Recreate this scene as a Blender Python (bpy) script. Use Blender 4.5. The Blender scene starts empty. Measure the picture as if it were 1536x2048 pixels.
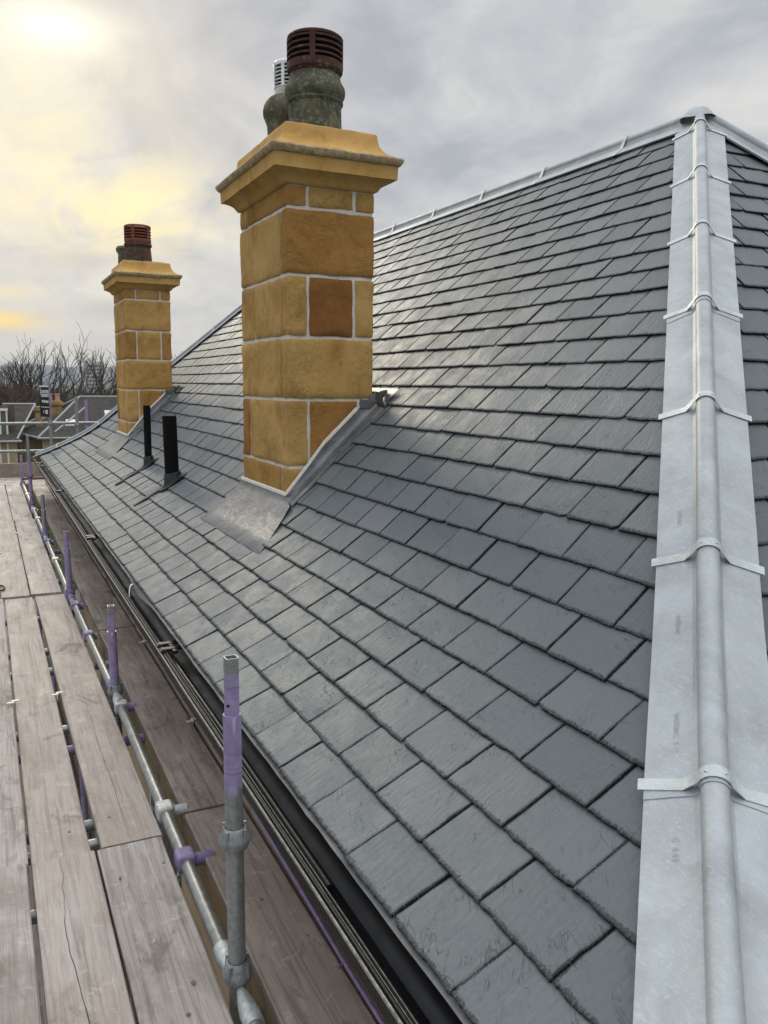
import bpy, math, random
import numpy as np
from mathutils import Vector, Matrix, noise as mnoise
random.seed(7); rng = np.random.default_rng(7)
C = bpy.context.scene.collection
R = math.radians
scene = bpy.context.scene

# ------------------------------------------------------------------ camera
EYE = 1.667
cam_d = bpy.data.cameras.new('camera'); cam = bpy.data.objects.new('camera', cam_d); C.objects.link(cam)
_r = Vector((0.90201, -0.43156, 0.01132)); _u = Vector((0.05513, 0.14116, 0.98845)); _f = Vector((0.42817, 0.89097, -0.15112))
cam.matrix_world = Matrix(((_r.x, _u.x, -_f.x, 0), (_r.y, _u.y, -_f.y, 0), (_r.z, _u.z, -_f.z, EYE), (0, 0, 0, 1)))
cam_d.sensor_width = 36; cam_d.sensor_fit = 'AUTO'; cam_d.lens = 1658.5 / 2048 * 36
cam_d.clip_start = 0.02; cam_d.clip_end = 9000
scene.camera = cam

# ------------------------------------------------------------------ exposure
scene.view_settings.view_transform = 'Standard'; scene.view_settings.look = 'None'
scene.view_settings.exposure = 0.0; scene.view_settings.gamma = 1.0
scene.view_settings.use_curve_mapping = False
scene.cycles.max_bounces = 6

# ------------------------------------------------------------------ node helper
class NT:
    def __init__(s, tree):
        s.t = tree; tree.nodes.clear()
    def n(s, typ, ins=None, **kw):
        nd = s.t.nodes.new(typ)
        for k, v in kw.items(): setattr(nd, k, v)
        if ins:
            for k, v in ins.items():
                sock = nd.inputs[k]
                if isinstance(v, bpy.types.NodeSocket): s.t.links.new(v, sock)
                elif isinstance(v, bpy.types.Node): s.t.links.new(v.outputs[0], sock)
                else: sock.default_value = v
        return nd
    def math(s, op, a, b=0.0, clamp=False):
        return s.n('ShaderNodeMath', {0: a, 1: b}, operation=op, use_clamp=clamp).outputs[0]
    def ramp(s, fac, stops, interp='LINEAR'):
        nd = s.n('ShaderNodeValToRGB', {0: fac}); cr = nd.color_ramp; cr.interpolation = interp
        while len(cr.elements) < len(stops): cr.elements.new(0.5)
        for e, (p, c) in zip(cr.elements, stops):
            e.position = p; e.color = (c if isinstance(c, tuple) else (c, c, c)) + ((1,) if not isinstance(c, tuple) or len(c) == 3 else ())
        return nd.outputs[0]
    def mix(s, fac, a, b, mode='MIX'):
        nd = s.n('ShaderNodeMix', data_type='RGBA', blend_type=mode)
        for i, v in ((0, fac), (6, a), (7, b)):
            if isinstance(v, bpy.types.NodeSocket): s.t.links.new(v, nd.inputs[i])
            else: nd.inputs[i].default_value = (v + (1,)) if isinstance(v, tuple) and len(v) == 3 else v
        return nd.outputs[2]
    def noise(s, vec, scale, detail=4, rough=.55, dist=0.0, out=0):
        nd = s.n('ShaderNodeTexNoise', {'Scale': scale, 'Detail': detail, 'Roughness': rough, 'Distortion': dist})
        if vec is not None: s.t.links.new(vec, nd.inputs['Vector'])
        return nd.outputs[out]
    def mapping(s, vec, sc=(1, 1, 1), loc=(0, 0, 0), rot=(0, 0, 0)):
        return s.n('ShaderNodeMapping', {'Vector': vec, 'Location': loc, 'Rotation': rot, 'Scale': sc}).outputs[0]

# ------------------------------------------------------------------ sky
SUN_AZ, SUN_EL = R(5.1), R(20.3)
def dirv(az, el): return Vector((math.sin(R(az)) * math.cos(R(el)), math.cos(R(az)) * math.cos(R(el)), math.sin(R(el))))
world = bpy.data.worlds.new('World'); scene.world = world; world.use_nodes = True
w = NT(world.node_tree)
tc = w.n('ShaderNodeTexCoord').outputs['Generated']
nrm = w.n('ShaderNodeVectorMath', {0: tc}, operation='NORMALIZE').outputs[0]
sep = w.n('ShaderNodeSeparateXYZ', {0: nrm})
zz = w.math('MAXIMUM', sep.outputs[2], 0.0)
# cloud deck seen in perspective: direction divided by height
den = w.math('ADD', zz, 0.22)
pl = w.n('ShaderNodeCombineXYZ', {0: w.math('DIVIDE', sep.outputs[0], den), 1: w.math('DIVIDE', sep.outputs[1], den), 2: 0.3}).outputs[0]
n1 = w.noise(w.mapping(pl, (1.25, .75, 1), (3.1, 1.7, 0)), 1.9, 6, .52, .7)
n2 = w.noise(w.mapping(pl, (1.0, .8, 1), (8.3, 2.2, 0)), 3.9, 8, .60, .8)
n3 = w.noise(w.mapping(pl, (.6, .5, 1), (1.3, 5.2, 0)), 1.2, 3, .5)
cl = w.math('ADD', w.math('MULTIPLY', n1, .58), w.math('MULTIPLY', n2, .42))
greys = w.ramp(cl, [(.37, (.42, .45, .50)), (.45, (.53, .55, .59)), (.53, (.64, .65, .66)), (.62, (.82, .81, .78))])
low = w.ramp(zz, [(0.0, (.70, .69, .64)), (.035, (.62, .66, .67)), (.08, (.53, .60, .66)), (.18, (.60, .62, .64)), (.35, (.60, .61, .66))])
base = w.mix(w.ramp(zz, [(0.0, .75), (.09, .40), (.22, .05)]), greys, low)
def glow(az, el, width, sx=1.0):
    d = dirv(az, el)
    dd = w.n('ShaderNodeVectorMath', {0: nrm, 1: (d.x, d.y, d.z)}, operation='SUBTRACT').outputs[0]
    dd = w.n('ShaderNodeVectorMath', {0: dd, 1: (1.0 / sx, 1.0 / sx, 1.0)}, operation='MULTIPLY').outputs[0]
    ln = w.n('ShaderNodeVectorMath', {0: dd}, operation='LENGTH').outputs[1]
    return w.math('POWER', 2.718, w.math('MULTIPLY', w.math('POWER', w.math('DIVIDE', ln, width), 2.0), -1.0))
ncl = w.ramp(n1, [(.40, 0.0), (.62, 1.0)])
n4 = w.noise(w.mapping(pl, (.9, .55, 1), (4.3, 9.2, 0)), 3.4, 6, .58, 1.2)
patch = w.ramp(n4, [(.36, .05), (.58, 1.0)])
g_wide = w.math('MULTIPLY', glow(0, 16, .22), .75)
g_sun = glow(5.1, 20.2, .020, 2.4)
g_sun2 = w.math('MULTIPLY', glow(4.4, 18.6, .062, 1.9), w.ramp(n4, [(.34, .25), (.56, 1.0)]))
g_low = w.math('MULTIPLY', glow(8.8, 10.8, .05, 2.2), patch)
g_mid = w.math('MULTIPLY', glow(4.5, 13.6, .06, 1.5), patch)
g_hor = glow(.9, 3.7, .010, 4.2)
g_hor2 = w.math('MULTIPLY', glow(1.6, 5.4, .008, 3.5), .45)
skyc = w.mix(w.math('MULTIPLY', w.math('MULTIPLY', g_wide, .52), w.ramp(cl, [(.38, .35), (.55, 1.0)])), base, (.80, .75, .61))
dark = w.math('ADD', w.math('MULTIPLY', glow(8.0, 4.6, .012, 4.0), .55), w.math('MULTIPLY', glow(6.4, 7.6, .010, 4.5), .45))
skyc = w.mix(dark, skyc, (.36, .39, .44))
skyc = w.mix(w.math('MULTIPLY', g_sun2, .8), skyc, (.96, .90, .70))
skyc = w.mix(w.math('MULTIPLY', g_mid, .55), skyc, (.95, .86, .55))
skyc = w.mix(w.math('MULTIPLY', g_low, .98), skyc, (1.04, .91, .50))
skyc = w.mix(g_hor2, skyc, (.98, .80, .36))
skyc = w.mix(g_hor, skyc, (1.05, .76, .18))
skyc = w.mix(g_sun, skyc, (1.25, 1.20, 1.0))
# overcast sky: zenith brighter than the horizon
zen = w.ramp(zz, [(.38, 1.0), (.56, 2.0), (.8, 2.7), (1.0, 2.9)])
skyc = w.mix(1.0, skyc, zen, 'MULTIPLY')
bg1 = w.n('ShaderNodeBackground', {0: skyc, 1: 1.0})
nish = w.n('ShaderNodeTexSky', sky_type='NISHITA', sun_disc=False, sun_elevation=SUN_EL, sun_rotation=SUN_AZ, air_density=1.0, dust_density=2.0)
bg2 = w.n('ShaderNodeBackground', {0: nish.outputs[0], 1: 0.05})
bg = w.n('ShaderNodeMixShader', {0: .10, 1: bg1.outputs[0], 2: bg2.outputs[0]})
w.n('ShaderNodeOutputWorld', {0: bg.outputs[0]})
world.cycles.sampling_method = 'MANUAL'; world.cycles.sample_map_resolution = 512

sl = bpy.data.lights.new('sun', 'SUN'); sl.energy = 1.1; sl.angle = R(14); sl.color = (1.0, .90, .72)
so = bpy.data.objects.new('sun', sl); C.objects.link(so)
so.rotation_euler = (-dirv(5.1, 24)).to_track_quat('-Z', 'Y').to_euler()

# ------------------------------------------------------------------ materials
def newmat(name):
    m = bpy.data.materials.new(name); m.use_nodes = True
    t = NT(m.node_tree); b = t.n('ShaderNodeBsdfPrincipled'); t.n('ShaderNodeOutputMaterial', {0: b.outputs[0]})
    return m, t, b
def L(t, b, **kw):
    names = dict(col='Base Color', rough='Roughness', metal='Metallic', nrm='Normal', spec='Specular IOR Level', coat='Coat Weight', coatr='Coat Roughness')
    for k, v in kw.items():
        s = b.inputs[names[k]]
        if isinstance(v, bpy.types.NodeSocket): t.t.links.new(v, s)
        else: s.default_value = (v + (1,)) if isinstance(v, tuple) and len(v) == 3 else v
def bump(t, h, strength=.5, dist=.01, prev=None):
    ins = {'Height': h, 'Strength': strength, 'Distance': dist}
    if prev is not None: ins['Normal'] = prev
    return t.n('ShaderNodeBump', ins).outputs[0]
def obj_co(t): return t.n('ShaderNodeTexCoord').outputs['Object']
M = {}
def m_slate():
    m, t, b = newmat('slate')
    at = t.n('ShaderNodeAttribute', attribute_name='sl').outputs['Vector']       # slate-local metres + seed
    rn = t.n('ShaderNodeAttribute', attribute_name='tone').outputs['Fac']
    sx = t.n('ShaderNodeSeparateXYZ', {0: at})
    rot = t.n('ShaderNodeVectorRotate', {'Vector': at, 'Angle': t.math('MULTIPLY', rn, 1.3)}, rotation_type='Z_AXIS').outputs[0]
    big = t.noise(t.mapping(rot, (9, 6, 4)), 1.0, 4, .55, .4)
    riv = t.noise(t.mapping(rot, (60, 16, 4)), 1.0, 5, .60, 1.4)
    fin = t.noise(t.mapping(at, (160, 130, 4)), 1.0, 4, .65)
    rl = t.noise(t.mapping(rot, (34, 7, 4), (3, 9, 1)), 1.0, 2, .5, 1.4)
    line = t.ramp(t.math('ABSOLUTE', t.math('SUBTRACT', rl, .5)), [(0.0, 1.0), (.016, 0.0)])
    line = t.math('MULTIPLY', line, t.ramp(t.noise(t.mapping(at, (14, 10, 4), (7, 2, 1)), 1.0, 3, .6), [(.54, 0.0), (.62, 1.0)]))
    # terraced cleavage layers
    terr = t.n('ShaderNodeMath', {0: t.math('MULTIPLY', t.math('ADD', big, t.math('MULTIPLY', riv, .30)), 9.0), 1: 1.0}, operation='PINGPONG').outputs[0]
    terr = t.ramp(terr, [(0.0, 0.0), (.16, .55), (.9, 1.0)])
    amp = t.ramp(rn, [(0.0, .35), (.55, .6), (1.0, 1.0)])
    h = t.math('ADD', t.math('MULTIPLY', riv, .60), t.math('ADD', t.math('MULTIPLY', t.math('MULTIPLY', terr, amp), .35), t.math('MULTIPLY', fin, .12)))
    h = t.math('SUBTRACT', h, t.math('MULTIPLY', line, .5))
    nb = bump(t, h, .50, .0046)
    c = t.ramp(rn, [(0.0, (.080, .098, .107)), (.35, (.096, .116, .124)), (.7, (.114, .130, .140)), (1.0, (.142, .152, .164))], 'LINEAR')
    c = t.mix(.24, c, t.ramp(big, [(.3, (.09, .110, .118)), (.7, (.160, .172, .180))]))
    c = t.mix(t.ramp(riv, [(.25, .55), (.42, 0.0)]), c, (.048, .055, .058))
    c = t.mix(t.ramp(t.noise(t.mapping(rot, (70, 8, 4), (5, 3, 0)), 1.0, 5, .7, 2.), [(.70, 0.0), (.78, .30)]), c, (.42, .43, .42))
    c = t.mix(t.ramp(sx.outputs[0], [(0.0, .0), (.012, .0)]), c, (.06, .07, .07))
    c = t.mix(t.math('MULTIPLY', line, .6), c, (.022, .026, .028))
    edge = t.n('ShaderNodeAttribute', attribute_name='edge').outputs['Fac']
    c = t.mix(t.math('MULTIPLY', edge, t.ramp(fin, [(.4, 1.0), (.7, .55)])), c, (.020, .024, .025))
    uu = t.n('ShaderNodeAttribute', attribute_name='uu').outputs['Fac']
    tick = t.noise(t.mapping(at, (60, 330, 4), (0, 0, 5)), 1.0, 3, .7, .8)
    reach = t.math('ADD', -.006, t.math('MULTIPLY', t.noise(t.mapping(at, (10, 70, 4), (2, 1, 5)), 1.0, 4, .75), .030))
    fr = t.math('MULTIPLY', t.math('LESS_THAN', uu, reach), t.ramp(tick, [(.44, 0.0), (.52, 1.0)]))
    c = t.mix(t.math('MULTIPLY', fr, .80), c, (.022, .027, .029))
    sp_k = t.math('MULTIPLY', t.math('LESS_THAN', uu, .010), t.ramp(t.noise(t.mapping(at, (240, 260, 4)), 1.0, 2, .6), [(.66, 0.0), (.70, .6)]))
    c = t.mix(sp_k, c, (.34, .36, .36))
    nb = bump(t, t.math('SUBTRACT', 1.0, fr), .6, .002, nb)
    L(t, b, col=c, rough=t.mix(edge, t.ramp(big, [(.3, .49), (.7, .64)]), (.9, .9, .9)), spec=t.math('SUBTRACT', .42, t.math('MULTIPLY', edge, .38)), nrm=nb)
    return m
def m_zinc(name='zinc', tint=(.395, .43, .445), dirt=.35):
    m, t, b = newmat(name); o = obj_co(t)
    a = t.noise(o, 6, 5, .6, .5); s = t.noise(t.mapping(o, (90, 30, 60), (0, 0, 0), (0, 0, .6)), 1.0, 4, .7, 1.5); f = t.noise(o, 160, 2, .6)
    c = t.ramp(a, [(.3, tuple(v * .78 for v in tint)), (.7, tuple(min(1, v * 1.14) for v in tint))])
    c = t.mix(t.ramp(s, [(.52, 0.0), (.70, dirt + .2)]), c, tuple(min(1, v * 1.28) for v in tint))
    c = t.mix(t.ramp(t.noise(t.mapping(o, (120, 120, 120)), 1.0, 3, .7), [(.62, 0.0), (.72, .55)]), c, tuple(min(1, v * 1.45) for v in tint))
    c = t.mix(t.ramp(t.noise(o, 14, 5, .7), [(.52, 0.0), (.75, .38)]), c, (.46, .42, .39))
    L(t, b, col=c, rough=t.ramp(f, [(.3, .50), (.7, .62)]), metal=.35, nrm=bump(t, t.math('ADD', t.math('MULTIPLY', a, .8), t.math('MULTIPLY', s, .08)), .4, .012))
    return m
def m_lead():
    m, t, b = newmat('lead'); o = obj_co(t)
    a = t.noise(o, 7, 5, .6, .8); s = t.noise(t.mapping(o, (30, 8, 30)), 1.0, 5, .65, 1)
    c = t.ramp(a, [(.3, (.10, .105, .112)), (.55, (.165, .17, .178)), (.75, (.28, .275, .262))])
    c = t.mix(t.ramp(s, [(.5, 0.0), (.75, .4)]), c, (.32, .31, .29))
    L(t, b, col=c, rough=t.ramp(s, [(.3, .34), (.7, .50)]), metal=.45, nrm=bump(t, t.math('ADD', a, t.math('MULTIPLY', s, .4)), .4, .012))
    return m
def m_stone(name='stone', var=True, k=1.0):
    m, t, b = newmat(name); o = obj_co(t)
    tone = t.n('ShaderNodeAttribute', attribute_name='tone').outputs['Fac']
    a = t.noise(o, 5, 5, .6, .6); ck = t.noise(t.mapping(o, (26, 26, 18)), 1.0, 6, .62, 1.6); f = t.noise(o, 240, 3, .7)
    c = t.ramp(tone, [(0.0, (.64, .41, .150)), (.35, (.58, .345, .108)), (.6, (.48, .255, .072)), (.85, (.36, .165, .045)), (1.0, (.30, .130, .038))])
    c = t.mix(.70, c, t.mix(1.0, c, t.ramp(a, [(.28, (.62, .47, .36)), (.5, (1.0, 1.0, 1.0)), (.75, (1.22, 1.30, 1.45))]), 'MULTIPLY'))
    c = t.mix(t.ramp(ck, [(.27, .6), (.40, 0.0)]), c, (.21, .105, .035))
    c = t.mix(t.ramp(f, [(.3, .22), (.5, 0.0)]), c, (.26, .16, .07))
    c = t.mix(t.ramp(t.noise(o, 420, 2, .7), [(.58, 0.0), (.66, .12)]), c, (.62, .46, .24))
    chisel = t.ramp(t.noise(o, 3.0, 3, .5), [(.42, .12), (.62, 1.0)])
    h = t.math('ADD', t.math('MULTIPLY', t.math('MULTIPLY', ck, chisel), 1.0), t.math('MULTIPLY', f, .22))
    L(t, b, col=c, rough=.9, spec=.2, nrm=bump(t, h, 1.0 * k, .030))
    return m
def m_simple(name, col, rough=.6, metal=0.0, var=.25, scale=12, bumps=.15, spec=.5, col2=None):
    m, t, b = newmat(name); o = obj_co(t)
    a = t.noise(o, scale, 5, .62, .4); f = t.noise(o, scale * 9, 3, .65)
    c2 = col2 or tuple(min(1, v * (1 + var)) for v in col)
    c = t.ramp(a, [(.32, tuple(v * (1 - var) for v in col)), (.68, c2)])
    L(t, b, col=c, rough=t.ramp(f, [(.3, max(.04, rough - .08)), (.7, min(1, rough + .08))]), metal=metal, spec=spec,
      nrm=bump(t, t.math('ADD', a, t.math('MULTIPLY', f, .3)), bumps, .006))
    return m
def m_wood(name, c0, c1, c2, wet=.5):
    m, t, b = newmat(name); o = obj_co(t)
    inf = t.n('ShaderNodeObjectInfo').outputs['Random']
    off = t.n('ShaderNodeCombineXYZ', {0: t.math('MULTIPLY', inf, 37.0), 1: t.math('MULTIPLY', inf, 91.0), 2: 0.0}).outputs[0]
    p = t.n('ShaderNodeVectorMath', {0: o, 1: off}, operation='ADD').outputs[0]
    g = t.noise(t.mapping(p, (46, 1.6, 46)), 1.0, 6, .62, .8)
    g2 = t.noise(t.mapping(p, (170, 5, 170)), 1.0, 3, .6, .4)
    bl = t.noise(t.mapping(p, (5, 1.3, 5)), 1.0, 6, .70, .5)
    st = t.noise(t.mapping(p, (7, 3.4, 7), (7, 1, 0)), 1.0, 6, .68, .9)
    c = t.ramp(bl, [(.28, c0), (.5, c1), (.72, c2)])
    c = t.mix(t.ramp(g2, [(.35, .35), (.5, 0.0)]), c, tuple(v * .7 for v in c0))
    c = t.mix(t.ramp(g, [(.34, .75), (.52, 0.0)]), c, tuple(v * .62 for v in c0))
    c = t.mix(t.ramp(st, [(.34, .75), (.44, 0.0)]), c, tuple(v * .45 for v in c0))
    c = t.mix(t.ramp(t.noise(t.mapping(p, (14, 14, 14), (1, 8, 0)), 1.0, 5, .7, 1), [(.58, 0.0), (.72, .5)]), c, tuple(min(1, v * 1.4) for v in c2))
    mud = t.noise(t.mapping(p, (3.2, 1.6, 3), (4, 4, 0)), 1.0, 7, .72, .8)
    c = t.mix(t.ramp(mud, [(.50, 0.0), (.66, .55)]), c, (.150, .122, .100))
    spl = t.noise(t.mapping(p, (38, 30, 38), (9, 4, 0)), 1.0, 3, .6, .4)
    c = t.mix(t.ramp(spl, [(.70, 0.0), (.73, .7)]), c, (.50, .48, .45))
    dots = t.n('ShaderNodeTexVoronoi', {'Vector': t.mapping(p, (7, 5, 7)), 'Scale': 1.0}).outputs['Distance']
    c = t.mix(t.ramp(dots, [(.035, .8), (.06, 0.0)]), c, (.03, .025, .02))
    tint = t.mix(t.ramp(inf, [(.3, 0.0), (1.0, .25)]), c, (.42, .33, .26))
    L(t, b, col=tint, rough=t.ramp(bl, [(.3, .5), (.6, .78)]), spec=.3, nrm=bump(t, t.math('ADD', t.math('MULTIPLY', g, .8), t.math('MULTIPLY', g2, .25)), .45, .006))
    return m
def m_paintpole():
    # galvanised steel sprayed purple; 'tone' attribute carries where the paint is
    m, t, b = newmat('painted_tube'); o = obj_co(t)
    tone = t.n('ShaderNodeAttribute', attribute_name='tone').outputs['Fac']
    a = t.noise(t.mapping(o, (30, 30, 14)), 1.0, 6, .7, .6); f = t.noise(o, 70, 4, .7)
    k = t.ramp(t.math('ADD', tone, t.math('MULTIPLY', t.math('SUBTRACT', a, .5), 2.2)), [(.42, 0.0), (.52, 1.0)])
    galv = t.ramp(f, [(.3, (.24, .26, .27)), (.7, (.40, .42, .42))])
    pur = t.ramp(t.noise(o, 25, 4, .6), [(.35, (.24, .195, .35)), (.65, (.33, .285, .45))])
    band = t.ramp(t.noise(t.mapping(o, (2, 2, 60)), 1.0, 3, .5, .5), [(.60, 0.0), (.68, .6)])
    pur = t.mix(band, pur, (.20, .09, .30))
    L(t, b, col=t.mix(k, galv, pur), rough=t.mix(k, (.42,) * 3, (.55,) * 3), metal=t.mix(k, (.6,) * 3, (.0,) * 3), nrm=bump(t, t.math('ADD', a, f), .15, .003))
    return m
M['slate'] = m_slate(); M['zinc'] = m_zinc(); M['strap'] = m_zinc('galvanised_strap', (.52, .57, .57), .5)
M['lead'] = m_lead(); M['stone'] = m_stone(); M['dressed'] = m_stone('dressed_stone', k=.3)
M['mortar'] = m_simple('mortar', (.70, .66, .59), .95, var=.12, scale=60, bumps=.5)
M['black'] = m_simple('black_plastic', (.010, .011, .012), .5, spec=.3, var=.3, scale=8, bumps=.08)
M['pipe'] = m_simple('black_pipe', (.004, .004, .0045), .7, spec=.15, var=.2, scale=20, bumps=.03)
M['gut'] = m_simple('gutter_plastic', (.006, .007, .009), .38, var=.3, scale=1.6, bumps=.04, spec=.3, col2=(.010, .011, .013))
M['rim'] = m_simple('gutter_rim', (.016, .015, .014), .6, var=.4, scale=40, bumps=.2, spec=.25, col2=(.026, .024, .020))
M['rimlip'] = m_simple('gutter_lip', (.19, .19, .17), .65, var=.5, scale=60, bumps=.3)
M['felt'] = m_simple('eaves_felt', (.115, .115, .118), .7, var=.25, scale=10, bumps=.3)
M['wood'] = m_wood('weathered_board', (.26, .232, .212), (.37, .335, .31), (.475, .44, .41))
M['wood2'] = m_wood('damp_board', (.22, .175, .145), (.31, .26, .225), (.43, .38, .34))
M['tan'] = m_wood('tan_board', (.46, .30, .17), (.55, .37, .22), (.63, .44, .27))
M['tube'] = m_simple('steel_tube', (.29, .30, .29), .42, metal=.7, var=.25, scale=25, bumps=.12)
M['galv'] = m_simple('galvanised_fitting', (.50, .53, .53), .45, metal=.5, var=.3, scale=50, bumps=.5)
M['cast'] = m_simple('cast_cup', (.24, .26, .265), .5, metal=.4, var=.3, scale=40, bumps=.4)
M['purple'] = m_simple('purple_paint', (.21, .165, .31), .5, var=.25, scale=30, bumps=.25)
M['pole'] = m_paintpole()
M['hole'] = m_simple('dark_hole', (.006, .006, .006), .9, var=.1)
M['white'] = m_simple('white_paint', (.74, .74, .70), .5, var=.08)
M['clip'] = m_simple('board_clip', (.62, .60, .54), .5, var=.15, scale=60)
def m_pot():
    m, t, b = newmat('sooty_pot'); o = obj_co(t)
    a = t.noise(o, 9, 6, .65, .6); s = t.noise(t.mapping(o, (22, 22, 5)), 1.0, 5, .6, .6); li = t.noise(o, 38, 6, .75)
    c = t.ramp(a, [(.3, (.055, .055, .045)), (.5, (.13, .125, .080)), (.68, (.27, .24, .14))])
    c = t.mix(t.ramp(s, [(.45, 0.0), (.7, .5)]), c, (.045, .045, .040))
    c = t.mix(t.ramp(li, [(.53, 0.0), (.62, .85)]), c, (.24, .27, .23))
    L(t, b, col=c, rough=.9, spec=.2, nrm=bump(t, t.math('ADD', a, li), .6, .008)); return m
def m_terra(name, c0, c1, lich=.6):
    m, t, b = newmat(name); o = obj_co(t)
    a = t.noise(o, 10, 6, .65, .5); li = t.noise(o, 30, 6, .75, .4)
    c = t.ramp(a, [(.3, c0), (.7, c1)])
    c = t.mix(t.ramp(li, [(.55, 0.0), (.64, lich)]), c, (.22, .24, .21))
    L(t, b, col=c, rough=.8, spec=.25, nrm=bump(t, t.math('ADD', a, li), .5, .006)); return m
M['pot'] = m_pot(); M['cowl'] = m_terra('cowl_brown', (.060, .026, .020), (.105, .045, .034)); M['cowl2'] = m_terra('cowl_red', (.17, .050, .032), (.25, .085, .055), .2)
M['pot2'] = m_terra('scorched_pot', (.030, .028, .026), (.15, .070, .042), .4)
M['alu'] = m_simple('aluminium', (.70, .71, .71), .35, metal=.7, var=.2, scale=40)
M['rollstone'] = m_simple('lichened_stone', (.46, .31, .135), .9, var=.4, scale=30, bumps=.6, col2=(.55, .43, .27))
def m_wallstone():
    m, t, b = newmat('sandstone_wall'); o = obj_co(t)
    br = t.n('ShaderNodeTexBrick', {'Vector': t.mapping(o, (1, 1, 1), (0, 0, 0), (R(90), 0, 0)), 'Color1': (.52, .39, .25, 1), 'Color2': (.42, .31, .20, 1), 'Mortar': (.22, .17, .12, 1), 'Scale': 1.0, 'Mortar Size': .012, 'Brick Width': .62, 'Row Height': .3})
    a = t.noise(o, 1.6, 6, .7)
    c = t.mix(.5, br.outputs[0], t.ramp(a, [(.3, (.24, .18, .12)), (.7, (.56, .44, .30))]))
    L(t, b, col=c, rough=.9, spec=.2, nrm=bump(t, a, .3, .02)); return m
M['wall'] = m_wallstone()
def m_farroof():
    m, t, b = newmat('old_slates'); o = obj_co(t)
    br = t.n('ShaderNodeTexBrick', {'Vector': t.mapping(o, (1, 1, 1), (0, 0, 0)), 'Color1': (.085, .076, .068, 1), 'Color2': (.048, .044, .038, 1), 'Mortar': (.04, .04, .04, 1), 'Scale': 1.0, 'Mortar Size': .02, 'Brick Width': .28, 'Row Height': .2})
    a = t.noise(o, 3, 6, .75)
    c = t.mix(.45, br.outputs[0], t.ramp(a, [(.35, (.032, .029, .025)), (.7, (.13, .115, .098))]))
    L(t, b, col=c, rough=.85, spec=.25); return m
M['farroof'] = m_farroof()
M['bark'] = m_simple('bark', (.075, .062, .052), .9, var=.3, scale=6, spec=.2)
M['bark2'] = m_simple('bark_brown', (.085, .060, .046), .9, var=.35, scale=6, spec=.2)
M['ivy'] = m_simple('ivy_dark', (.040, .040, .026), .9, var=.5, scale=3, spec=.2)
M['ground'] = m_simple('ground_green', (.050, .060, .028), .95, var=.5, scale=.6, spec=.1)
def m_hill():
    m, t, b = newmat('hillside'); o = obj_co(t)
    a = t.noise(t.mapping(o, (.004, .004, .03)), 1.0, 6, .7); v = t.noise(t.mapping(o, (.035, .035, .09)), 1.0, 4, .7)
    c = t.ramp(a, [(.35, (.040, .050, .058)), (.6, (.065, .075, .080)), (.75, (.09, .10, .10))])
    c = t.mix(t.ramp(v, [(.58, 0.0), (.66, .7)]), c, (.30, .29, .28))
    L(t, b, col=c, rough=.95, spec=.1); return m
M['hill'] = m_hill()
M['glass'] = m_simple('window_glass', (.03, .035, .04), .12, var=.1, scale=2, bumps=0.02)
M['tower'] = m_simple('pale_concrete', (.60, .60, .59), .85, var=.1, scale=.3)

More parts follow.
